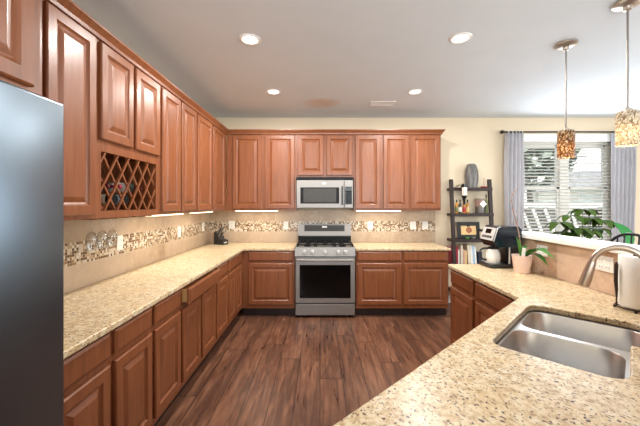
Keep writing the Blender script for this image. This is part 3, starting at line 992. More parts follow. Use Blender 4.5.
# ------------------------------------------------------------------ microwave
mw = thing('microwave', 'stainless over-the-range microwave hung under the short cabinet', 'microwave', (-0.318, 4.222, 1.388))
MB().box(0.002, W_ - 0.002, 0.03, 0.392, 0.0, 0.423).build('body', 'dark_plastic', mw)
MB().box(0.004, W_ - 0.004, 0.005, 0.03, 0.380, 0.420).build('vent_grille', 'black_iron', mw)
dr = MB().box(0.002, 0.640, 0.0, 0.03, 0.004, 0.378, 0.006).build('door', 'stainless', mw)
MB().box(0.055, 0.575, -0.003, 0.003, 0.065, 0.282, 0.002).build('window_frame', 'black_iron', dr)
MB().box(0.095, 0.535, -0.005, -0.003, 0.080, 0.268).build('window', 'grey_glass', dr)
mb = MB(); mb.box(0.606, 0.626, -0.030, -0.012, 0.045, 0.295, 0.005); mb.box(0.610, 0.622, -0.013, 0.002, 0.06, 0.08); mb.box(0.610, 0.622, -0.013, 0.002, 0.26, 0.28)
mb.build('handle', 'dark_plastic', dr)
MB().lathe([(0.028, 0), (0.028, 0.003)], (0, 0, 0), 20, mat=Matrix.Rotation(PI / 2, 4, 'X') @ Matrix.Diagonal((1, 0.35, 1, 1))).build('badge', 'white_plastic', dr, True, (0.372, 0.001, 0.335))
cp = MB().box(0.644, W_ - 0.002, 0.0, 0.03, 0.004, 0.378, 0.006).build('control_panel', 'stainless', mw)
MB().box(0.660, 0.742, -0.004, 0.002, 0.235, 0.285, 0.001).build('display', 'black_glass', cp)
MB().box(0.656, 0.746, -0.002, 0.002, 0.055, 0.292, 0.0005).build('keypad_plate', 'black_iron', cp)
mb = MB()
for i in range(3):
    for j in range(5):
        mb.box(0.661 + i * 0.028, 0.685 + i * 0.028, -0.003, 0.002, 0.062 + j * 0.033, 0.088 + j * 0.033, 0.001)
mb.build('keypad', 'black_metal', cp)
# ------------------------------------------------------------------ ceiling fixtures
def can_light(x, y, label):
    t = thing('recessed_light', label, 'ceiling light', (x, y, CZ), 0, 'recessed ceiling lights')
    MB().lathe([(0.060, -0.001), (0.060, -0.006), (0.066, -0.009), (0.080, -0.006), (0.082, -0.001)], n=32, cap0=False, cap1=False).build('trim_ring', 'white_paint', t, True)
    MB().lathe([(0.001, -0.0055), (0.061, -0.0055), (0.061, -0.001)], n=32, cap0=False, cap1=False).build('lens', 'lens_glow', t)
    l = lamp('downlight', 'AREA', (0, 0, -0.012), (0, 0, 0), 18.0, (1.0, 0.96, 0.91), shape='DISK', size=0.11)
    l.parent = t
can_light(-0.54, 2.43, 'round recessed ceiling light nearer the camera, above the wine rack side')
can_light(1.075, 2.41, 'round recessed ceiling light nearer the camera, on the pendant side')
can_light(-0.525, 3.555, 'round recessed ceiling light farther away, beside the brown ceiling stain')
can_light(1.072, 3.555, 'round recessed ceiling light on the ceiling beside the air vent')
vt = thing('ceiling_vent', 'small white rectangular air vent in the ceiling before the wall cabinets', 'vent', (0.78, 3.97, CZ))
mb = MB()
for bx in ((-0.155, 0.155, -0.085, -0.06), (-0.155, 0.155, 0.06, 0.085), (-0.155, -0.13, -0.06, 0.06), (0.13, 0.155, -0.06, 0.06)):
    mb.box(*bx, -0.008, -0.001)
mb.build('frame', 'white_paint', vt)
mb = MB()
for i in range(7):
    yy = -0.052 + i * 0.0165
    mb.box(-0.13, 0.13, yy, yy + 0.009, -0.006, -0.002)
mb.build('louvers', 'white_paint', vt)
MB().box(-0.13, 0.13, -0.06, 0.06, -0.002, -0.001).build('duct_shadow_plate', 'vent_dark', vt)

def pendant(x, y, mat, label):
    t = thing('pendant_lamp', label, 'pendant lamp', (x, y, CZ), 0, 'pendant lamps over the bar')
    MB().lathe([(0.078, -0.001), (0.078, -0.012), (0.062, -0.022), (0.022, -0.030), (0.020, -0.05), (0.007, -0.055)], n=28).build('canopy', 'brushed_nickel', t, True)
    MB().tube([(0, 0, -0.05), (0, 0, -0.675)], 0.0058, 10).build('rod', 'nickel_rod', t, True)
    MB().lathe([(0.008, -0.664), (0.024, -0.674), (0.026, -0.72), (0.026, -0.755)], n=18).build('socket', 'brushed_nickel', t, True)
    MB().lathe([(0.027, -0.690), (0.050, -0.690), (0.0575, -0.699), (0.0575, -0.905), (0.0545, -0.905), (0.0545, -0.702), (0.050, -0.694), (0.027, -0.694)], n=36, cap0=False, cap1=False).build('lamp_shade', mat, t, True)
    MB().sphere((0, 0, -0.795), 0.028, sz=1.25).build('bulb', 'bulb_glow', t, True)
    l = lamp('bulb_light', 'POINT', (0, 0, -0.848), (0, 0, 0), 1.0, (1.0, 0.86, 0.68), shadow_soft_size=0.02)
    l.parent = t
pendant(1.952, 2.50, 'amber_mosaic', 'pendant lamp with an amber brown mosaic drum shade, hung farther from the camera')
pendant(1.938, 1.985, 'gold_mosaic', 'pendant lamp with a pale gold mosaic drum shade, hung nearer the camera')

# ------------------------------------------------------------------ under-cabinet lights
def strip(p0, p1, label):
    a, b = Vector(p0), Vector(p1)
    ln = (b - a).length
    t = thing('under_cabinet_light', label, 'light', tuple(a), math.atan2(b.y - a.y, b.x - a.x), 'slim lights under the wall cabinets')
    MB().box(0, ln, -0.035, 0.035, 0.004, 0.021, 0.002).build('housing', 'white_plastic', t)
    MB().box(0.008, ln - 0.008, -0.037, 0.028, -0.012, 0.004, 0.002).build('lens', 'strip_glow', t)
    l = lamp('strip_light', 'AREA', (ln / 2, 0, -0.016), (0, 0, 0), 1.15 * ln / 0.6, (1.0, 0.91, 0.76), shape='RECTANGLE', size=ln * 0.95, size_y=0.05)
    l.parent = t
ZU = UZ0 - 0.003
strip((-1.385, 2.54, ZU), (-1.385, 3.12, ZU), 'lit strip light under the wall cabinet next to the wine rack')
strip((-1.385, 3.40, ZU), (-1.385, 3.98, ZU), 'lit strip light under the wall cabinet before the knife block')
strip((-1.18, 4.40, ZU), (-0.58, 4.40, ZU), 'lit strip light under the back cabinet over the knife block side of the range')
strip((0.50, 4.40, ZU), (1.13, 4.40, ZU), 'lit strip light under the back cabinet beside the microwave, ladder shelf side')

# ------------------------------------------------------------------ outlets and switches
def plate(name, label, pos, face, wide=0.072, high=0.116, kind='outlet', gangs=1):
    rz = {'y': 0.0, 'x': R90, '-x': -R90}[face]
    t = thing(name, label, kind, pos, rz, 'white wall plates on the tiles')
    MB().box(-wide / 2, wide / 2, -0.006, -0.0005, -high / 2, high / 2, 0.002).build('cover_plate', 'white_plastic', t)
    for g in range(gangs):
        gx = (g - (gangs - 1) / 2) * 0.046
        if kind == 'outlet':
            for zz in (-0.021, 0.021):
                s = MB().box(gx - 0.016, gx + 0.016, -0.008, -0.006, zz - 0.014, zz + 0.014, 0.001).build('socket', 'white_plastic', t)
                m_ = MB(); m_.box(gx - 0.008, gx - 0.005, -0.0085, -0.008, zz - 0.004, zz + 0.006); m_.box(gx + 0.005, gx + 0.008, -0.0085, -0.008, zz - 0.004, zz + 0.006)
                m_.build('slots', 'dark_plastic', s)
        else:
            MB().box(gx - 0.016, gx + 0.016, -0.009, -0.006, -0.033, 0.033, 0.001).build('rocker', 'porcelain', t)
    return t
bz = 1.133
LW, BW = LX + 0.012, BY - 0.012
plate('wall_outlet', 'white outlet on the tile wall just past the hanging wine glasses', (LW, 2.51, 1.135), 'x')
plate('wall_outlet', 'white outlet on the left tile wall, midway between wine glasses and knife block', (LW, 3.57, 1.13), 'x')
plate('light_switch', 'white wall plate on the left tile wall just before the knife block', (LW, 4.30, 1.135), 'x', kind='switch')
plate('wall_outlet', 'white outlet on the back tiles right behind the knife block', (-1.293, BW, bz + 0.01), 'y', 0.085)
plate('wall_outlet', 'white outlet on the back tiles between the knife block and the range', (-0.50, BW, bz), 'y')
plate('wall_outlet', 'white outlet on the back tiles just past the range', (0.735, BW, bz), 'y')
plate('light_switch', 'wide white switch plate on the back tiles, before the last outlet', (1.362, BW, bz), 'y', 0.088, kind='switch')
plate('wall_outlet', 'white outlet at the end of the back tiles nearest the ladder shelf', (1.540, BW, bz), 'y', 0.082)
plate('wall_outlet', 'wide ivory outlet on the bar tiles behind the faucet', (1.787, 1.975, 1.068), '-x', 0.125, 0.095, gangs=2)
plate('wall_outlet', 'ivory outlet on the bar tiles behind the orchid leaves', (1.787, 2.53, 1.070), '-x', 0.12, 0.085, gangs=2)

# ------------------------------------------------------------------ wine rack contents and hanging glasses
def bottle(label, loc, rot, r=0.037, ln=0.29, glassm='bottle_dark', capm='bottle_red', labm=None, name='wine_bottle', cat='bottle', group=None, lab=(0.12, 0.46)):
    t = thing(name, label, cat, loc, 0, group)
    t.rotation_euler = rot
    MB().lathe([(r * 0.85, 0), (r, 0.006), (r, ln * 0.58), (r * 0.93, ln * 0.63), (r * 0.5, ln * 0.72), (r * 0.37, ln * 0.76), (r * 0.36, ln * 0.97)], n=20).build('glass', glassm, t, True)
    MB().lathe([(r * 0.385, ln * 0.82), (r * 0.385, ln * 0.955), (r * 0.44, ln * 0.957), (r * 0.44, ln * 0.99), (r * 0.40, ln)], n=16).build('cap', capm, t, True)
    if labm:
        MB().lathe([(r * 1.012, ln * lab[0]), (r * 1.012, ln * lab[1])], n=20, cap0=False, cap1=False).build('label', labm, t, True)
    return t
# neck pointing out of the rack, i.e. towards +X
def rack_bottle(lx, lz, flip, label, **kw):
    x0 = UF - 0.31 if not flip else UF - 0.02
    return bottle(label, (x0, 1.799 + lx, UZ0 + lz), (0, R90 if not flip else -R90, 0), r=0.033, group='bottles lying in the wine rack', **kw)
rack_bottle(0.144, 0.199, False, 'black bottle lying in the wine rack, middle row, nearest the refrigerator')
rack_bottle(0.262, 0.199, False, 'dark red capped bottle lying in the middle row of the wine rack', glassm='bottle_red', capm='crimson')
rack_bottle(0.321, 0.115, True, 'bottle with a pale label lying in the bottom row of the wine rack', labm='pale_blue', lab=(0.02, 0.5))
rack_bottle(0.380, 0.199, True, 'bottle with a white label lying in the middle row of the wine rack', labm='label_paper', lab=(0.02, 0.5))
rack_bottle(0.203, 0.115, True, 'bottle with a cream label lying in the bottom row of the wine rack', labm='cream_cloth', lab=(0.15, 0.5))
rack_bottle(0.498, 0.199, False, 'black bottle lying in the middle row of the wine rack, farthest from the refrigerator')
wg = thing('wine_glass', 'hanging upside-down wine glass nearest the refrigerator', 'wine glass', (-1.45, 1.999, 1.3595), 0, 'wine glasses hanging under the rack')
MB().lathe([(0.001, 0.003), (0.040, 0.001), (0.040, -0.0005), (0.006, -0.004), (0.0036, -0.012), (0.0034, -0.082), (0.006, -0.090), (0.020, -0.102), (0.030, -0.125), (0.032, -0.15), (0.029, -0.185), (0.026, -0.212),
            (0.0250, -0.212), (0.0280, -0.185), (0.0310, -0.15), (0.0290, -0.126), (0.019, -0.104), (0.001, -0.094)], n=24, cap0=False, cap1=False).build('glass', 'clear_glass', wg, True)
g2 = copy_tree(wg); g2.location = (-1.45, 2.099, 1.3595); g2['label'] = 'hanging upside-down wine glass in the middle of the three'
g3 = copy_tree(wg); g3.location = (-1.45, 2.199, 1.3595); g3['label'] = 'hanging upside-down wine glass closest to the white outlet'

# ------------------------------------------------------------------ knife block
kb = thing('knife_block', 'black knife block with grey and black knife handles in the worktop corner', 'knife block', (-1.385, 4.40, CT), -0.45)
pr = [(-0.075, 0), (0.085, 0), (0.085, 0.062), (0.02, 0.075), (-0.045, 0.185), (-0.075, 0.165)]
MB().ring_loft([[(x, -0.055, z) for x, z in pr], [(x, 0.055, z) for x, z in pr]]).build('body', 'charcoal_block', kb)
nrm = Vector((0.86, 0, 0.51))
for i, (yy, tt) in enumerate(((-0.036, 0.80), (-0.012, 0.82), (0.014, 0.80), (0.038, 0.84), (-0.028, 0.42), (0.0, 0.40), (0.028, 0.42))):
    p = Vector((0.02 - 0.065 * tt, yy, 0.075 + 0.110 * tt))
    q = p + Vector((0.55, 0, 0.83)) * (0.085 if tt > 0.5 else 0.065)
    MB().tube([p - Vector((0.55, 0, 0.83)) * 0.006, p.lerp(q, 0.5), q], [0.009, 0.0105, 0.009], 8).build('knife_handle', 'dark_plastic' if i % 2 else 'stainless', kb, True)
MB().box(0.0852, 0.0858, -0.03, 0.03, 0.022, 0.036).build('badge', 'silver_plastic', kb)

# ------------------------------------------------------------------ coffee maker (front faces the room)
cm = thing('coffee_maker', 'drip coffee maker with navy top and silver control panel on the sink worktop', 'coffee maker', (1.612, 2.835, CT), PI)
MB().ring_loft([[(*p, z) for p in rounded([(-0.135 + i, -0.105 + i), (0.135 - i, -0.105 + i), (0.135 - i, 0.105 - i), (-0.135 + i, 0.105 - i)], 0.025, 4)] for i, z in ((0.003, 0), (0, 0.004), (0, 0.028), (0.005, 0.034))]).build('base', 'dark_plastic', cm, True)
MB().lathe([(0.066, 0.034), (0.066, 0.038), (0.060, 0.039)], (0.055, 0, 0), 24).build('warming_plate', 'silver_plastic', cm, True)
MB().box(-0.132, -0.035, -0.100, 0.100, 0.032, 0.215, 0.012, 3).build('column', 'dark_plastic', cm, True)
hd_ = [(-0.138, 0.185), (0.085, 0.185), (0.100, 0.215), (0.118, 0.238), (0.078, 0.352), (0.06, 0.366), (-0.118, 0.366), (-0.138, 0.345)]
MB().ring_loft([[(x * 0.985 + 0.0, y, 0.185 + (z - 0.185) * k) for x, z in hd_] for y, k in ((-0.108, 0.96), (-0.102, 1.0), (0.102, 1.0), (0.108, 0.96))]).build('brew_head', 'navy_gloss', cm)
def slant(x0, dz0, dz1, y0, y1, o):
    a = Vector((0.1162, 0, 0.238)); b = Vector((0.0768, 0, 0.352)); n_ = Vector((0.945, 0, 0.327))
    q = lambda y, t, oo: tuple(a.lerp(b, t) + Vector((0, y, 0)) + n_ * oo)
    return MB().ring_loft([[q(y0, dz0, 0), q(y1, dz0, 0), q(y1, dz1, 0), q(y0, dz1, 0)], [q(y0, dz0, o), q(y1, dz0, o), q(y1, dz1, o), q(y0, dz1, o)]])
pn = slant(0, 0.02, 0.98, -0.10, 0.10, 0.005).build('control_panel', 'silver_plastic', cm)
slant(0, 0.52, 0.86, -0.045, 0.045, 0.0065).build('display', 'black_glass', pn)
mb = MB()
mb.bm.free()
for i in range(4):
    slant(0, 0.18, 0.36, -0.076 + i * 0.041, -0.048 + i * 0.041, 0.0075).build('button', 'dark_plastic', pn)
# silver band round the shoulder of the head, seen from the sink side
MB().tube([(0.110, 0.109, 0.236), (0.074, 0.109, 0.350), (0.050, 0.109, 0.362)], 0.004, 6).build('side_trim', 'silver_plastic', cm, True)
MB().box(-0.04, -0.028, 0.094, 0.104, 0.036, 0.186, 0.004).build('side_trim', 'silver_plastic', cm)
cf = thing('coffee_carafe', 'pale steel carafe with black handle standing in the coffee maker', 'carafe', (1.557, 2.835, CT + 0.0392), PI)
MB().lathe([(0.048, 0), (0.056, 0.006), (0.062, 0.035), (0.060, 0.075), (0.046, 0.112), (0.044, 0.120)], n=26).build('body', 'porcelain', cf, True)
MB().lathe([(0.046, 0.118), (0.047, 0.128), (0.036, 0.138), (0.001, 0.139)], n=24, cap1=False).build('lid', 'dark_plastic', cf, True)
MB().tube(bez((0.040, 0, 0.122), (0.13, 0, 0.135), (0.115, 0, 0.07), 6) + bez((0.112, 0, 0.055), (0.10, 0, 0.02), (0.060, 0, 0.022), 5), 0.0085, 8).build('handle', 'dark_plastic', cf, True)

# ------------------------------------------------------------------ orchid
oc = thing('orchid_pot', 'orchid with a bare tall stem in a pale pink pot by the coffee maker', 'orchid', (1.650, 2.575, CT))
MB().lathe([(0.052, 0), (0.056, 0.004), (0.074, 0.140), (0.076, 0.143), (0.070, 0.143), (0.067, 0.125)], n=30, cap1=False).build('pot', 'pink_ceramic', oc, True)
MB().lathe([(0.067, 0.125), (0.001, 0.131)], n=24, cap0=False, cap1=False).build('soil', 'soil', oc)
sp = bez((0.0, 0, 0.12), (-0.03, -0.02, 0.35), (-0.075, 0.0, 0.52), 10) + bez((-0.077, 0, 0.54), (-0.10, 0, 0.64), (-0.04, 0, 0.69), 8)
MB().tube(sp, [0.005] * 11 + [0.0035] * 9, 8).build('flower_stem', 'orchid_stem', oc, True)
mb = MB()
for k in (4, 7, 10, 13, 16):
    mb.sphere(tuple(sp[k]), 0.009, u=8, v=6)
mb.build('stem_node', 'orchid_stem', oc, True)
for p in (((0.01, -0.01, 0.125), (0.03, -0.10, 0.27), (0.045, -0.30, 0.165)), ((0.02, -0.01, 0.125), (0.05, -0.10, 0.22), (0.05, -0.22, 0.10)),
          ((0.0, 0.0, 0.125), (0.03, -0.10, 0.20), (0.03, -0.19, 0.21)), ((0.02, -0.02, 0.125), (0.06, -0.09, 0.25), (0.075, -0.20, 0.20)), ((0.02, 0.0, 0.125), (0.07, -0.06, 0.20), (0.085, -0.16, 0.11)), ((-0.01, 0.0, 0.125), (-0.02, -0.01, 0.24), (-0.055, -0.01, 0.30)), ((0.01, 0.02, 0.125), (0.08, 0.06, 0.24), (0.10, 0.13, 0.19))):
    leaf(MB(), bez(*p, n=9), 0.055 if p[2][1] < -0.1 else 0.036).build('leaf', 'leaf_green', oc, True)
MB().box(-0.052, -0.024, -0.052, -0.049, 0.125, 0.205, mat=Matrix.Rotation(0.12, 4, 'Y')).build('plant_tag', 'paper', oc)

# ------------------------------------------------------------------ paper towel on its wire holder
px, py = 1.664, 1.662
ph = thing('paper_towel_holder', 'dark wire paper towel holder with side arm beside the faucet', 'holder', (px, py, CT))
cir = [(0.080 * math.cos(a), 0.080 * math.sin(a), 0.014) for a in [2 * PI * i / 28 for i in range(28)]]
mb = MB(); mb.tube(cir + cir[:1], 0.004, 8)
for a in (0.3, 2.4, 4.5):
    mb.tube([(0, 0, 0.014), (0.08 * math.cos(a), 0.08 * math.sin(a), 0.014)], 0.0035, 6)
mb.build('base_ring', 'bronze', ph, True)
for a in (0.3, 2.4, 3.95, 5.4):
    MB().lathe([(0.006, 0.0), (0.008, 0.004), (0.006, 0.011)], (0.08 * math.cos(a), 0.08 * math.sin(a), 0), 10).build('foot', 'bronze', ph, True)
MB().tube([(0, 0, 0.014), (0, 0, 0.284)], 0.006, 8).build('rod', 'bronze', ph, True)
MB().sphere((0, 0, 0.288), 0.009).build('finial', 'bronze', ph, True)
ax, ay = -0.077, 0.024
arm = [(ax, ay, 0.014), (ax, ay, 0.06), (ax, ay, 0.10), (ax - 0.004, ay, 0.15), (ax, ay, 0.235), (ax, ay, 0.25)]
mb = MB(); mb.tube(arm, [0.0035, 0.0035, 0.007, 0.009, 0.008, 0.004], 8)
mb.build('side_arm', 'bronze', ph, True)
tr_ = MB().lathe([(0.020, 0.0), (0.066, 0.0), (0.067, 0.004), (0.067, 0.262), (0.066, 0.266), (0.020, 0.266)], (0, 0, 0), 40, False, False)
tr_.lathe([(0.020, 0.0), (0.020, 0.266)], (0, 0, 0), 24, False, False)
tag(tr_.build('paper_towel_roll', 'paper', None, True, (px, py, CT + 0.019)), 'thick white paper towel roll standing on the wire holder', 'paper towel')

# ------------------------------------------------------------------ ladder shelf and what stands on it
SX0, SX1 = 1.845, 2.462
ls = thing('ladder_shelf', 'dark brown leaning ladder shelf against the cream wall', 'shelf', (0, 0, 0))
def ry(z):
    return 4.33 + 0.17 * z / 1.80
for xx in (SX0 + 0.012, SX1 - 0.057):
    MB().ring_loft([[(xx, ry(z), z), (xx + 0.045, ry(z), z), (xx + 0.045, ry(z) + 0.04, z), (xx, ry(z) + 0.04, z)] for z in (0.0, 1.80)]).build('side_rail', 'dark_wood', ls)
SH = [(z_, ry(z_) - 0.002) for z_ in (0.24, 0.600, 0.950, 1.312, 1.674)]
for z, yf in SH:
    sh = MB().box(SX0 + 0.057, SX1 - 0.057, yf, 4.612, z - 0.02, z).build('shelf_board', 'dark_wood', ls)
    m_ = MB(); m_.box(SX0 + 0.012, SX1 - 0.012, yf - 0.014, yf - 0.001, z - 0.040, z + 0.006); m_.box(SX0 + 0.012, SX0 + 0.057, yf + 0.045, 4.612, z - 0.034, z); m_.box(SX1 - 0.057, SX1 - 0.012, yf + 0.045, 4.612, z - 0.034, z)
    m_.build('lip', 'dark_wood', sh)
def at(pxl, y):
    return (pxl - 320) / 315 * y
z5, z4, z3, z2 = 1.674, 1.312, 0.950, 0.600
va = MB().lathe([(0.070, 0), (0.076, 0.004), (0.092, 0.10), (0.097, 0.17), (0.090, 0.25), (0.066, 0.33), (0.044, 0.352), (0.040, 0.352), (0.058, 0.32), (0.001, 0.30)], n=30, cap1=False)
bmesh.ops.scale(va.bm, verts=va.bm.verts[:], vec=(1, 0.72, 1))
tag(va.build('vase', 'vase_grey', None, True, (at(471.5, 4.545), 4.545, z5 + 0.0005)), 'tall grey ribbed vase on the top board of the ladder shelf', 'vase')
rd = thing('incense_holder', 'small red dish with an incense stick on the top ladder board', 'incense holder', (at(483.8, 4.54), 4.54, z5))
MB().lathe([(0.030, 0), (0.042, 0.012), (0.045, 0.026), (0.040, 0.026), (0.001, 0.016)], n=20, cap1=False).build('dish', 'red_cloth', rd, True)
MB().tube([(0, 0, 0.015), (0.004, 0, 0.15)], 0.0022, 6).build('incense_stick', 'crimson', rd)
# bottle hung neck-down in a black wire holder at the front of the top board
hx, hy = at(464.3, 4.424), 4.424
bh = thing('bottle_holder', 'black wire bottle holder hooked over the top ladder board', 'holder', (hx, hy, z5))
mb = MB()
mb.tube([(-0.085, 0.10, 0.006), (-0.085, 0.035, 0.030), (-0.06, 0.0, 0.045), (-0.041, 0.0, 0.030), (-0.041, 0.0, -0.10), (-0.02, 0.0, -0.165), (-0.015, 0.0, -0.178)], 0.0045, 8)
ring = [(0.042 * math.cos(a), 0.042 * math.sin(a), 0.02) for a in [2 * PI * i / 20 for i in range(21)]]
mb.tube(ring, 0.0045, 6)
ring = [(0.016 * math.cos(a), 0.016 * math.sin(a), -0.182) for a in [2 * PI * i / 16 for i in range(17)]]
mb.tube(ring, 0.003, 6)
mb.build('wire_frame', 'black_iron', bh, True)
bottle('dark bottle with a cream label hanging neck-down from the top ladder board', (hx, hy, z5 + 0.055), (PI, 0, 0), r=0.037, ln=0.29, labm='label_paper', capm='black_iron', lab=(0.17, 0.56))
for i, (pxl, gm, lm) in enumerate(((456.6, 'amber_glass', 'olive'), (460.1, 'bottle_dark', 'label_paper'), (464.1, 'amber_glass', 'red_cloth'), (467.6, 'amber_glass', 'tan_card'))):
    bottle(('small amber bottle with an olive label, beside the ladder rail', 'small dark bottle with a white label in the row of small bottles', 'small amber bottle with a red label, second row board of the ladder shelf', 'small amber bottle with a tan label at the inner end of the small bottle row')[i],
           (at(pxl, 4.49), 4.49, z4 + 0.0005), (0, 0, 0), r=0.0215, ln=0.195, glassm=gm, capm='black_iron', labm=lm, name='small_bottle', group='small bottles on the second ladder board')
tn = thing('metal_canister', 'silver canister with a white tag on the second ladder board', 'canister', (at(479.7, 4.53), 4.53, z4))
MB().lathe([(0.060, 0), (0.062, 0.003), (0.062, 0.205), (0.064, 0.21), (0.060, 0.215), (0.001, 0.215)], n=26, cap1=False).build('body', 'stainless', tn, True)
MB().lathe([(0.0625, 0.10), (0.0625, 0.204)], n=26, cap0=False, cap1=False).build('copper_band', 'orchid_stem', tn, True)
MB().box(-0.036, 0.036, -0.068, -0.0645, -0.036, 0.036, mat=Matrix.Translation((0.018, 0, 0.135)) @ Matrix.Rotation(PI / 4, 4, 'Y')).build('gift_tag', 'paper', tn)
bottle('slim grey green bottle with a round black stopper beside the canister', (at(486.3, 4.50), 4.50, z4 + 0.0005), (0, 0, 0), r=0.021, ln=0.27, glassm='olive', capm='black_iron', name='slim_bottle')
pf = thing('picture_frame', 'dark picture frame with a tan print and round red emblem', 'picture frame', (at(468.8, 4.52), 4.52, z3))
m4 = Matrix.Rotation(-0.14, 4, 'X')
mb = MB()
for bx in ((-0.160, 0.160, 0.0, 0.036), (-0.160, 0.160, 0.204, 0.240), (-0.160, -0.122, 0.036, 0.204), (0.122, 0.160, 0.036, 0.204)):
    mb.box(bx[0], bx[1], -0.018, 0.0, bx[2], bx[3], mat=m4)
mb.build('frame', 'charcoal_block', pf)
MB().box(-0.122, 0.122, -0.008, -0.002, 0.036, 0.204, mat=m4).build('mount', 'charcoal_block', pf)
pr_ = MB().box(-0.108, 0.108, -0.010, -0.008, 0.056, 0.184, mat=m4).build('print', 'tan_card', pf)
MB().lathe([(0.020, 0), (0.040, 0), (0.040, 0.0012), (0.020, 0.0012)], n=28, cap0=False, cap1=False, mat=m4 @ Matrix.Translation((0.005, -0.0102, 0.122)) @ Matrix.Rotation(PI / 2, 4, 'X')).build('emblem', 'emblem_red', pr_)
MB().lathe([(0.014, 0), (0.014, 0.0012)], n=20, mat=m4 @ Matrix.Translation((0.005, -0.0102, 0.122)) @ Matrix.Rotation(PI / 2, 4, 'X')).build('emblem', 'emblem_red', pr_)
MB().box(-0.02, 0.02, 0.004, 0.010, 0.0, 0.19, mat=Matrix.Rotation(0.12, 4, 'X') @ Matrix.Translation((0, 0.03, 0))).build('easel_back', 'charcoal_block', pf)
def small_dish(label, pxl, y, mat, r):
    tag(MB().lathe([(r * 0.6, 0), (r, 0.016), (r, 0.03), (r * 0.85, 0.03), (0.001, 0.012)], n=18, cap1=False).build('small_dish', mat, None, True, (at(pxl, y), y, z3 + 0.0005)), label, 'dish')
small_dish('small green dish in front of the picture frame', 467.2, 4.455, 'leaf_green', 0.028)
small_dish('small silver dish in front of the picture frame', 473.2, 4.455, 'stainless', 0.028)
nb = thing('napkin_box', 'cream card box with dark lid beside the picture frame', 'box', (at(483.2, 4.51), 4.51, z3))
MB().box(-0.05, 0.05, -0.05, 0.05, 0.0, 0.105, 0.003).build('body', 'cream_cloth', nb)
MB().box(-0.053, 0.053, -0.053, 0.053, 0.105, 0.135, 0.003).build('lid', 'dark_wood', nb)
# books
BK = [('red', 'crimson', 0.030, 0.235, 0, 'red-spined book standing just outside the ladder rail'), ('cream thin', 'cream_cloth', 0.018, 0.215, 0, 'thin cream book tucked behind the ladder rail'),
      ('crimson', 'red_cloth', 0.042, 0.24, 0, 'thick crimson book just inside the ladder rail'), ('white thin', 'paper', 0.016, 0.20, 0, 'thin white book between the crimson book and the olive one'), ('olive', 'olive', 0.014, 0.18, 0, 'slim olive book, one of the shortest in the row'),
      ('beige', 'cream_cloth', 0.028, 0.262, 0, 'tall beige book after the olive one'), ('pink', 'pink_paper', 0.024, 0.205, 0, 'short pink book in the middle of the row'), ('tan', 'tan_card', 0.030, 0.185, 0, 'short tan book after the pink one'),
      ('tall cream', 'cream_cloth', 0.036, 0.268, -0.07, 'tall cream book leaning beside the white one'), ('white', 'paper', 0.026, 0.258, -0.07, 'tall white book leaning next to a pale blue one'),
      ('pale blue', 'pale_blue', 0.028, 0.252, -0.07, 'pale blue book leaning in the row'), ('white end', 'paper', 0.020, 0.24, -0.07, 'white book leaning last before the navy one'), ('navy', 'navy_cloth', 0.052, 0.17, 0, 'short thick navy book at the end of the row')]
bx = 1.858
for nm, mt, th, h, tilt, lab_ in BK:
    if nm == 'navy': bx += 0.02
    t = thing('book', lab_, 'book', (bx, 4.452, z2 + 0.0005), 0, 'books on the lower ladder board')
    t.rotation_euler = (0, tilt, 0)
    m_ = MB(); m_.box(0, 0.003, 0, 0.16, 0, h); m_.box(th - 0.003, th, 0, 0.16, 0, h); m_.box(0.003, th - 0.003, 0, 0.003, 0, h)
    m_.build('cover', mt, t)
    MB().box(0.003, th - 0.003, 0.003, 0.155, 0.004, h - 0.004).build('pages', 'paper', t)
    bx += th + 0.0025
    if nm == 'tan': bx += 0.02

# ------------------------------------------------------------------ curtains, rod and blind
rod = thing('curtain_rod', 'dark bronze curtain rod across the top of the dining window', 'curtain rod', (0, 4.53, 2.484))
MB().tube([(2.635, 0, 0), (4.66, 0, 0)], 0.011, 10).build('rod', 'bronze', rod, True)
for xx in (2.618, 4.68):
    MB().sphere((xx, 0, 0), 0.027).build('finial', 'bronze', rod, True)
for xx in (2.66, 4.63):
    MB().box(xx - 0.008, xx + 0.008, 0, 0.099, -0.008, 0.008).build('bracket', 'bronze', rod)
def curtain(x0, x1, label, waves, seed, pinch):
    t = thing('curtain', label, 'curtain', (x0, 4.53, 0), 0, 'grey blue curtains at the dining window')
    rng = random.Random(seed)
    n = 90; rows = 14
    wd = x1 - x0
    ph_ = [rng.uniform(-0.5, 0.5) for _ in range(8)]
    def pt(i, j, o):
        s = i / n; r = j / rows
        z = 0.03 + (2.494 - 0.03) * r
        amp = 0.024 + 0.008 * math.sin(3.1 * s + seed)
        phs = 2 * PI * waves * (s + 0.018 * math.sin(5 * r + ph_[0] * 6)) + ph_[1] + 0.3 * math.sin(7 * s + 2 * r)
        w2 = wd * (1 - pinch * math.exp(-((r - 1.0) / 0.16) ** 2))
        return (s * w2 + 0.01 * math.sin(6 * r + 3 * s) + (wd - w2) * 0.5, amp * math.sin(phs) * (1.0 if r < 0.97 else 0.75) + o, z)
    mb = MB()
    f = [[mb.bm.verts.new(pt(i, j, -0.0008)) for i in range(n + 1)] for j in range(rows + 1)]
    for j in range(rows):
        for i in range(n):
            mb.bm.faces.new((f[j][i], f[j][i + 1], f[j + 1][i + 1], f[j + 1][i]))
    o = mb.build('cloth', 'curtain_cloth', t, True)
    md = o.modifiers.new('thick', 'SOLIDIFY'); md.thickness = 0.0018
    return t
curtain(2.665, 2.94, 'grey blue curtain hanging between the ladder shelf and the window', 5, 2, 0.12)
curtain(4.195, 4.52, 'grey blue curtain hanging at the window side behind the pale pendant lamp', 6, 5, 0.0)
bd = thing('window_blind', 'white horizontal slat blind lowered over the dining window with open slats', 'blind', (0, 4.600, 0))
MB().box(2.955, 4.262, -0.030, 0.028, 2.352, 2.465, 0.004).build('headrail', 'white_paint', bd)
mb = MB()
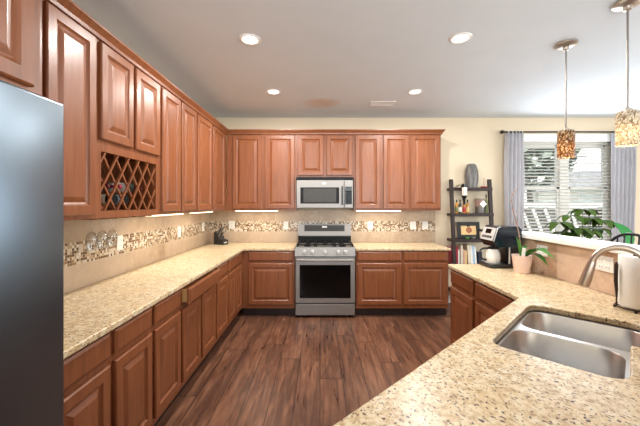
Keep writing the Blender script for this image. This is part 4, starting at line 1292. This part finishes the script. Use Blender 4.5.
zz = 2.325
ca, sa = math.cos(0.37), math.sin(0.37)
while zz > 0.86:
    y0, z0_, y1, z1_ = -0.025 * ca, -0.025 * sa, 0.025 * ca, 0.025 * sa
    A = [(y0, zz + z0_ - 0.0014), (0, zz + 0.0025 - 0.0014), (y1, zz + z1_ - 0.0014), (y1, zz + z1_ + 0.0014), (0, zz + 0.0025 + 0.0014), (y0, zz + z0_ + 0.0014)]
    mb.ring_loft([[(2.965, y, z) for y, z in A], [(4.252, y, z) for y, z in A]])
    zz -= 0.0475
mb.build('slats', 'blind_slat', bd)
MB().box(2.965, 4.252, -0.025, 0.025, 0.83, 0.848, 0.003).build('bottom_rail', 'white_paint', bd)
for xx in (3.12, 3.61, 4.10):
    MB().tube([(xx, -0.0265, 2.35), (xx, -0.0265, 0.845)], 0.0013, 5).build('ladder_cord', 'white_paint', bd)

# ------------------------------------------------------------------ behind the bar: plant on a stand, bar stool, broad-leaf plant
st = thing('plant_stand', 'round dark plant stand behind the bar ledge', 'stand', (2.78, 3.36, 0))
MB().lathe([(0.20, 0.66), (0.20, 0.685), (0.19, 0.69), (0.001, 0.69)], n=30, cap1=False).build('top', 'dark_wood', st, True)
for a in (0.5, 2.6, 4.7):
    MB().tube([(0.09 * math.cos(a), 0.09 * math.sin(a), 0.665), (0.19 * math.cos(a), 0.19 * math.sin(a), 0.0)], 0.014, 8).build('leg', 'dark_wood', st, True)
pl = thing('umbrella_plant', 'bushy dark green umbrella plant behind the bar ledge before the window', 'plant', (2.78, 3.36, 0.6905))
MB().lathe([(0.085, 0), (0.09, 0.004), (0.125, 0.19), (0.130, 0.20), (0.118, 0.20), (0.112, 0.17)], n=28, cap1=False).build('pot', 'terracotta', pl, True)
MB().lathe([(0.112, 0.17), (0.001, 0.178)], n=24, cap0=False, cap1=False).build('soil', 'soil', pl)
rng = random.Random(11)
heads = [((560, 226), 3.25), ((571, 219), 3.35), ((583, 213), 3.40), ((592, 222), 3.3), ((603, 224), 3.3), ((577, 232), 3.2), ((589, 235), 3.2), ((566, 236), 3.3), ((597, 232), 3.45)]
def wpt(p, y):
    return Vector((at(p[0], y) - 2.78, y - 3.36, 1.44 - (p[1] - 204.5) / 315 * y - 0.6905 + 0.03))
for hp, hy_ in heads:
    h = wpt(hp, hy_)
    base = Vector((rng.uniform(-0.03, 0.03), rng.uniform(-0.03, 0.03), 0.17))
    MB().tube(bez(base, base.lerp(h, 0.5) + Vector((0, 0, 0.10)), h, 8), [0.006] * 5 + [0.004] * 4, 7).build('stem', 'stem_green', pl, True)
    n_ = 6
    a0 = rng.uniform(0, 2 * PI)
    for k in range(n_):
        a = a0 + 2 * PI * k / n_ + rng.uniform(-0.2, 0.2)
        ln = rng.uniform(0.11, 0.155)
        d = Vector((math.cos(a), math.sin(a), 0))
        leaf(MB(), bez(h, h + d * ln * 0.55 + Vector((0, 0, 0.03)), h + d * ln + Vector((0, 0, -0.055 - rng.uniform(0, 0.03))), 7), 0.082, fold=0.2).build('leaf', 'dark_leaf', pl, True)
bs = thing('bar_stool', 'black metal bar stool with arched spindle back behind the bar ledge', 'bar stool', (2.30, 2.53, 0))
MB().lathe([(0.17, 0.735), (0.185, 0.745), (0.185, 0.765), (0.16, 0.775), (0.001, 0.777)], n=28, cap1=False).build('seat', 'black_metal', bs, True)
for sx, sy in ((1, 1), (1, -1), (-1, 1), (-1, -1)):
    MB().tube([(0.11 * sx, 0.11 * sy, 0.74), (0.19 * sx, 0.19 * sy, 0.0)], 0.013, 8).build('leg', 'black_metal', bs, True)
MB().tube([(0.17 * math.cos(a), 0.17 * math.sin(a), 0.28) for a in [2 * PI * i / 24 for i in range(25)]], 0.009, 8).build('foot_ring', 'black_metal', bs, True)
arch = [(0.15, -0.16, 0.765), (0.18, -0.19, 1.00)] + [(0.19 + 0.02 * math.sin(a), -0.195 * math.cos(a), 1.06 + 0.142 * math.sin(a)) for a in [PI * i / 12 for i in range(13)]] + [(0.18, 0.19, 1.00), (0.15, 0.16, 0.765)]
MB().tube(arch, 0.011, 8).build('back_frame', 'black_metal', bs, True)
for yy in (-0.12, -0.06, 0.0, 0.06, 0.12):
    MB().tube([(0.15, yy * 0.8, 0.77), (0.19, yy, 1.0), (0.205, yy, 1.06 + 0.142 * math.sqrt(max(0, 1 - (yy / 0.195) ** 2)))], 0.006, 7).build('spindle', 'black_metal', bs, True)
bp = thing('broad_leaf_plant', 'potted plant with one bright green broad leaf above the bar stool', 'plant', (2.90, 2.93, 0))
MB().lathe([(0.12, 0), (0.125, 0.01), (0.16, 0.30), (0.165, 0.32), (0.15, 0.32), (0.145, 0.28)], n=28, cap1=False).build('pot', 'porcelain', bp, True)
MB().lathe([(0.145, 0.28), (0.001, 0.29)], n=24, cap0=False, cap1=False).build('soil', 'soil', bp)
hv = Vector((-0.02, -0.03, 1.06))
MB().tube(bez((0, 0, 0.28), (0.02, 0, 0.7), hv, 8), 0.008, 8).build('stem', 'stem_green', bp, True)
leaf(MB(), bez(hv, hv + Vector((-0.08, -0.02, 0.13)), hv + Vector((-0.20, -0.03, 0.215)), 10), 0.15, up=Vector((0.1, -1, 0.45)), fold=0.12, prof=lambda t: max(0.02, (math.sin(PI * t ** 0.62)) ** 0.9)).build('leaf', 'bright_leaf', bp, True)
for e_, b_ in (((0.20, 0.12, 0.75), 0.5), ((-0.18, 0.14, 0.70), 0.45), ((0.02, 0.22, 0.85), 0.55)):
    e_ = Vector(e_)
    MB().tube(bez((0, 0, 0.28), (e_.x * 0.2, e_.y * 0.2, b_), e_ * 0.75 + Vector((0, 0, 0.1)), 7), 0.006, 7).build('stem', 'stem_green', bp, True)
    q = e_ * 0.75 + Vector((0, 0, 0.1))
    leaf(MB(), bez(q, q + Vector((e_.x * 0.5, e_.y * 0.5, 0.08)), q + Vector((e_.x, e_.y, -0.02)), 8), 0.11).build('leaf', 'bright_leaf', bp, True)
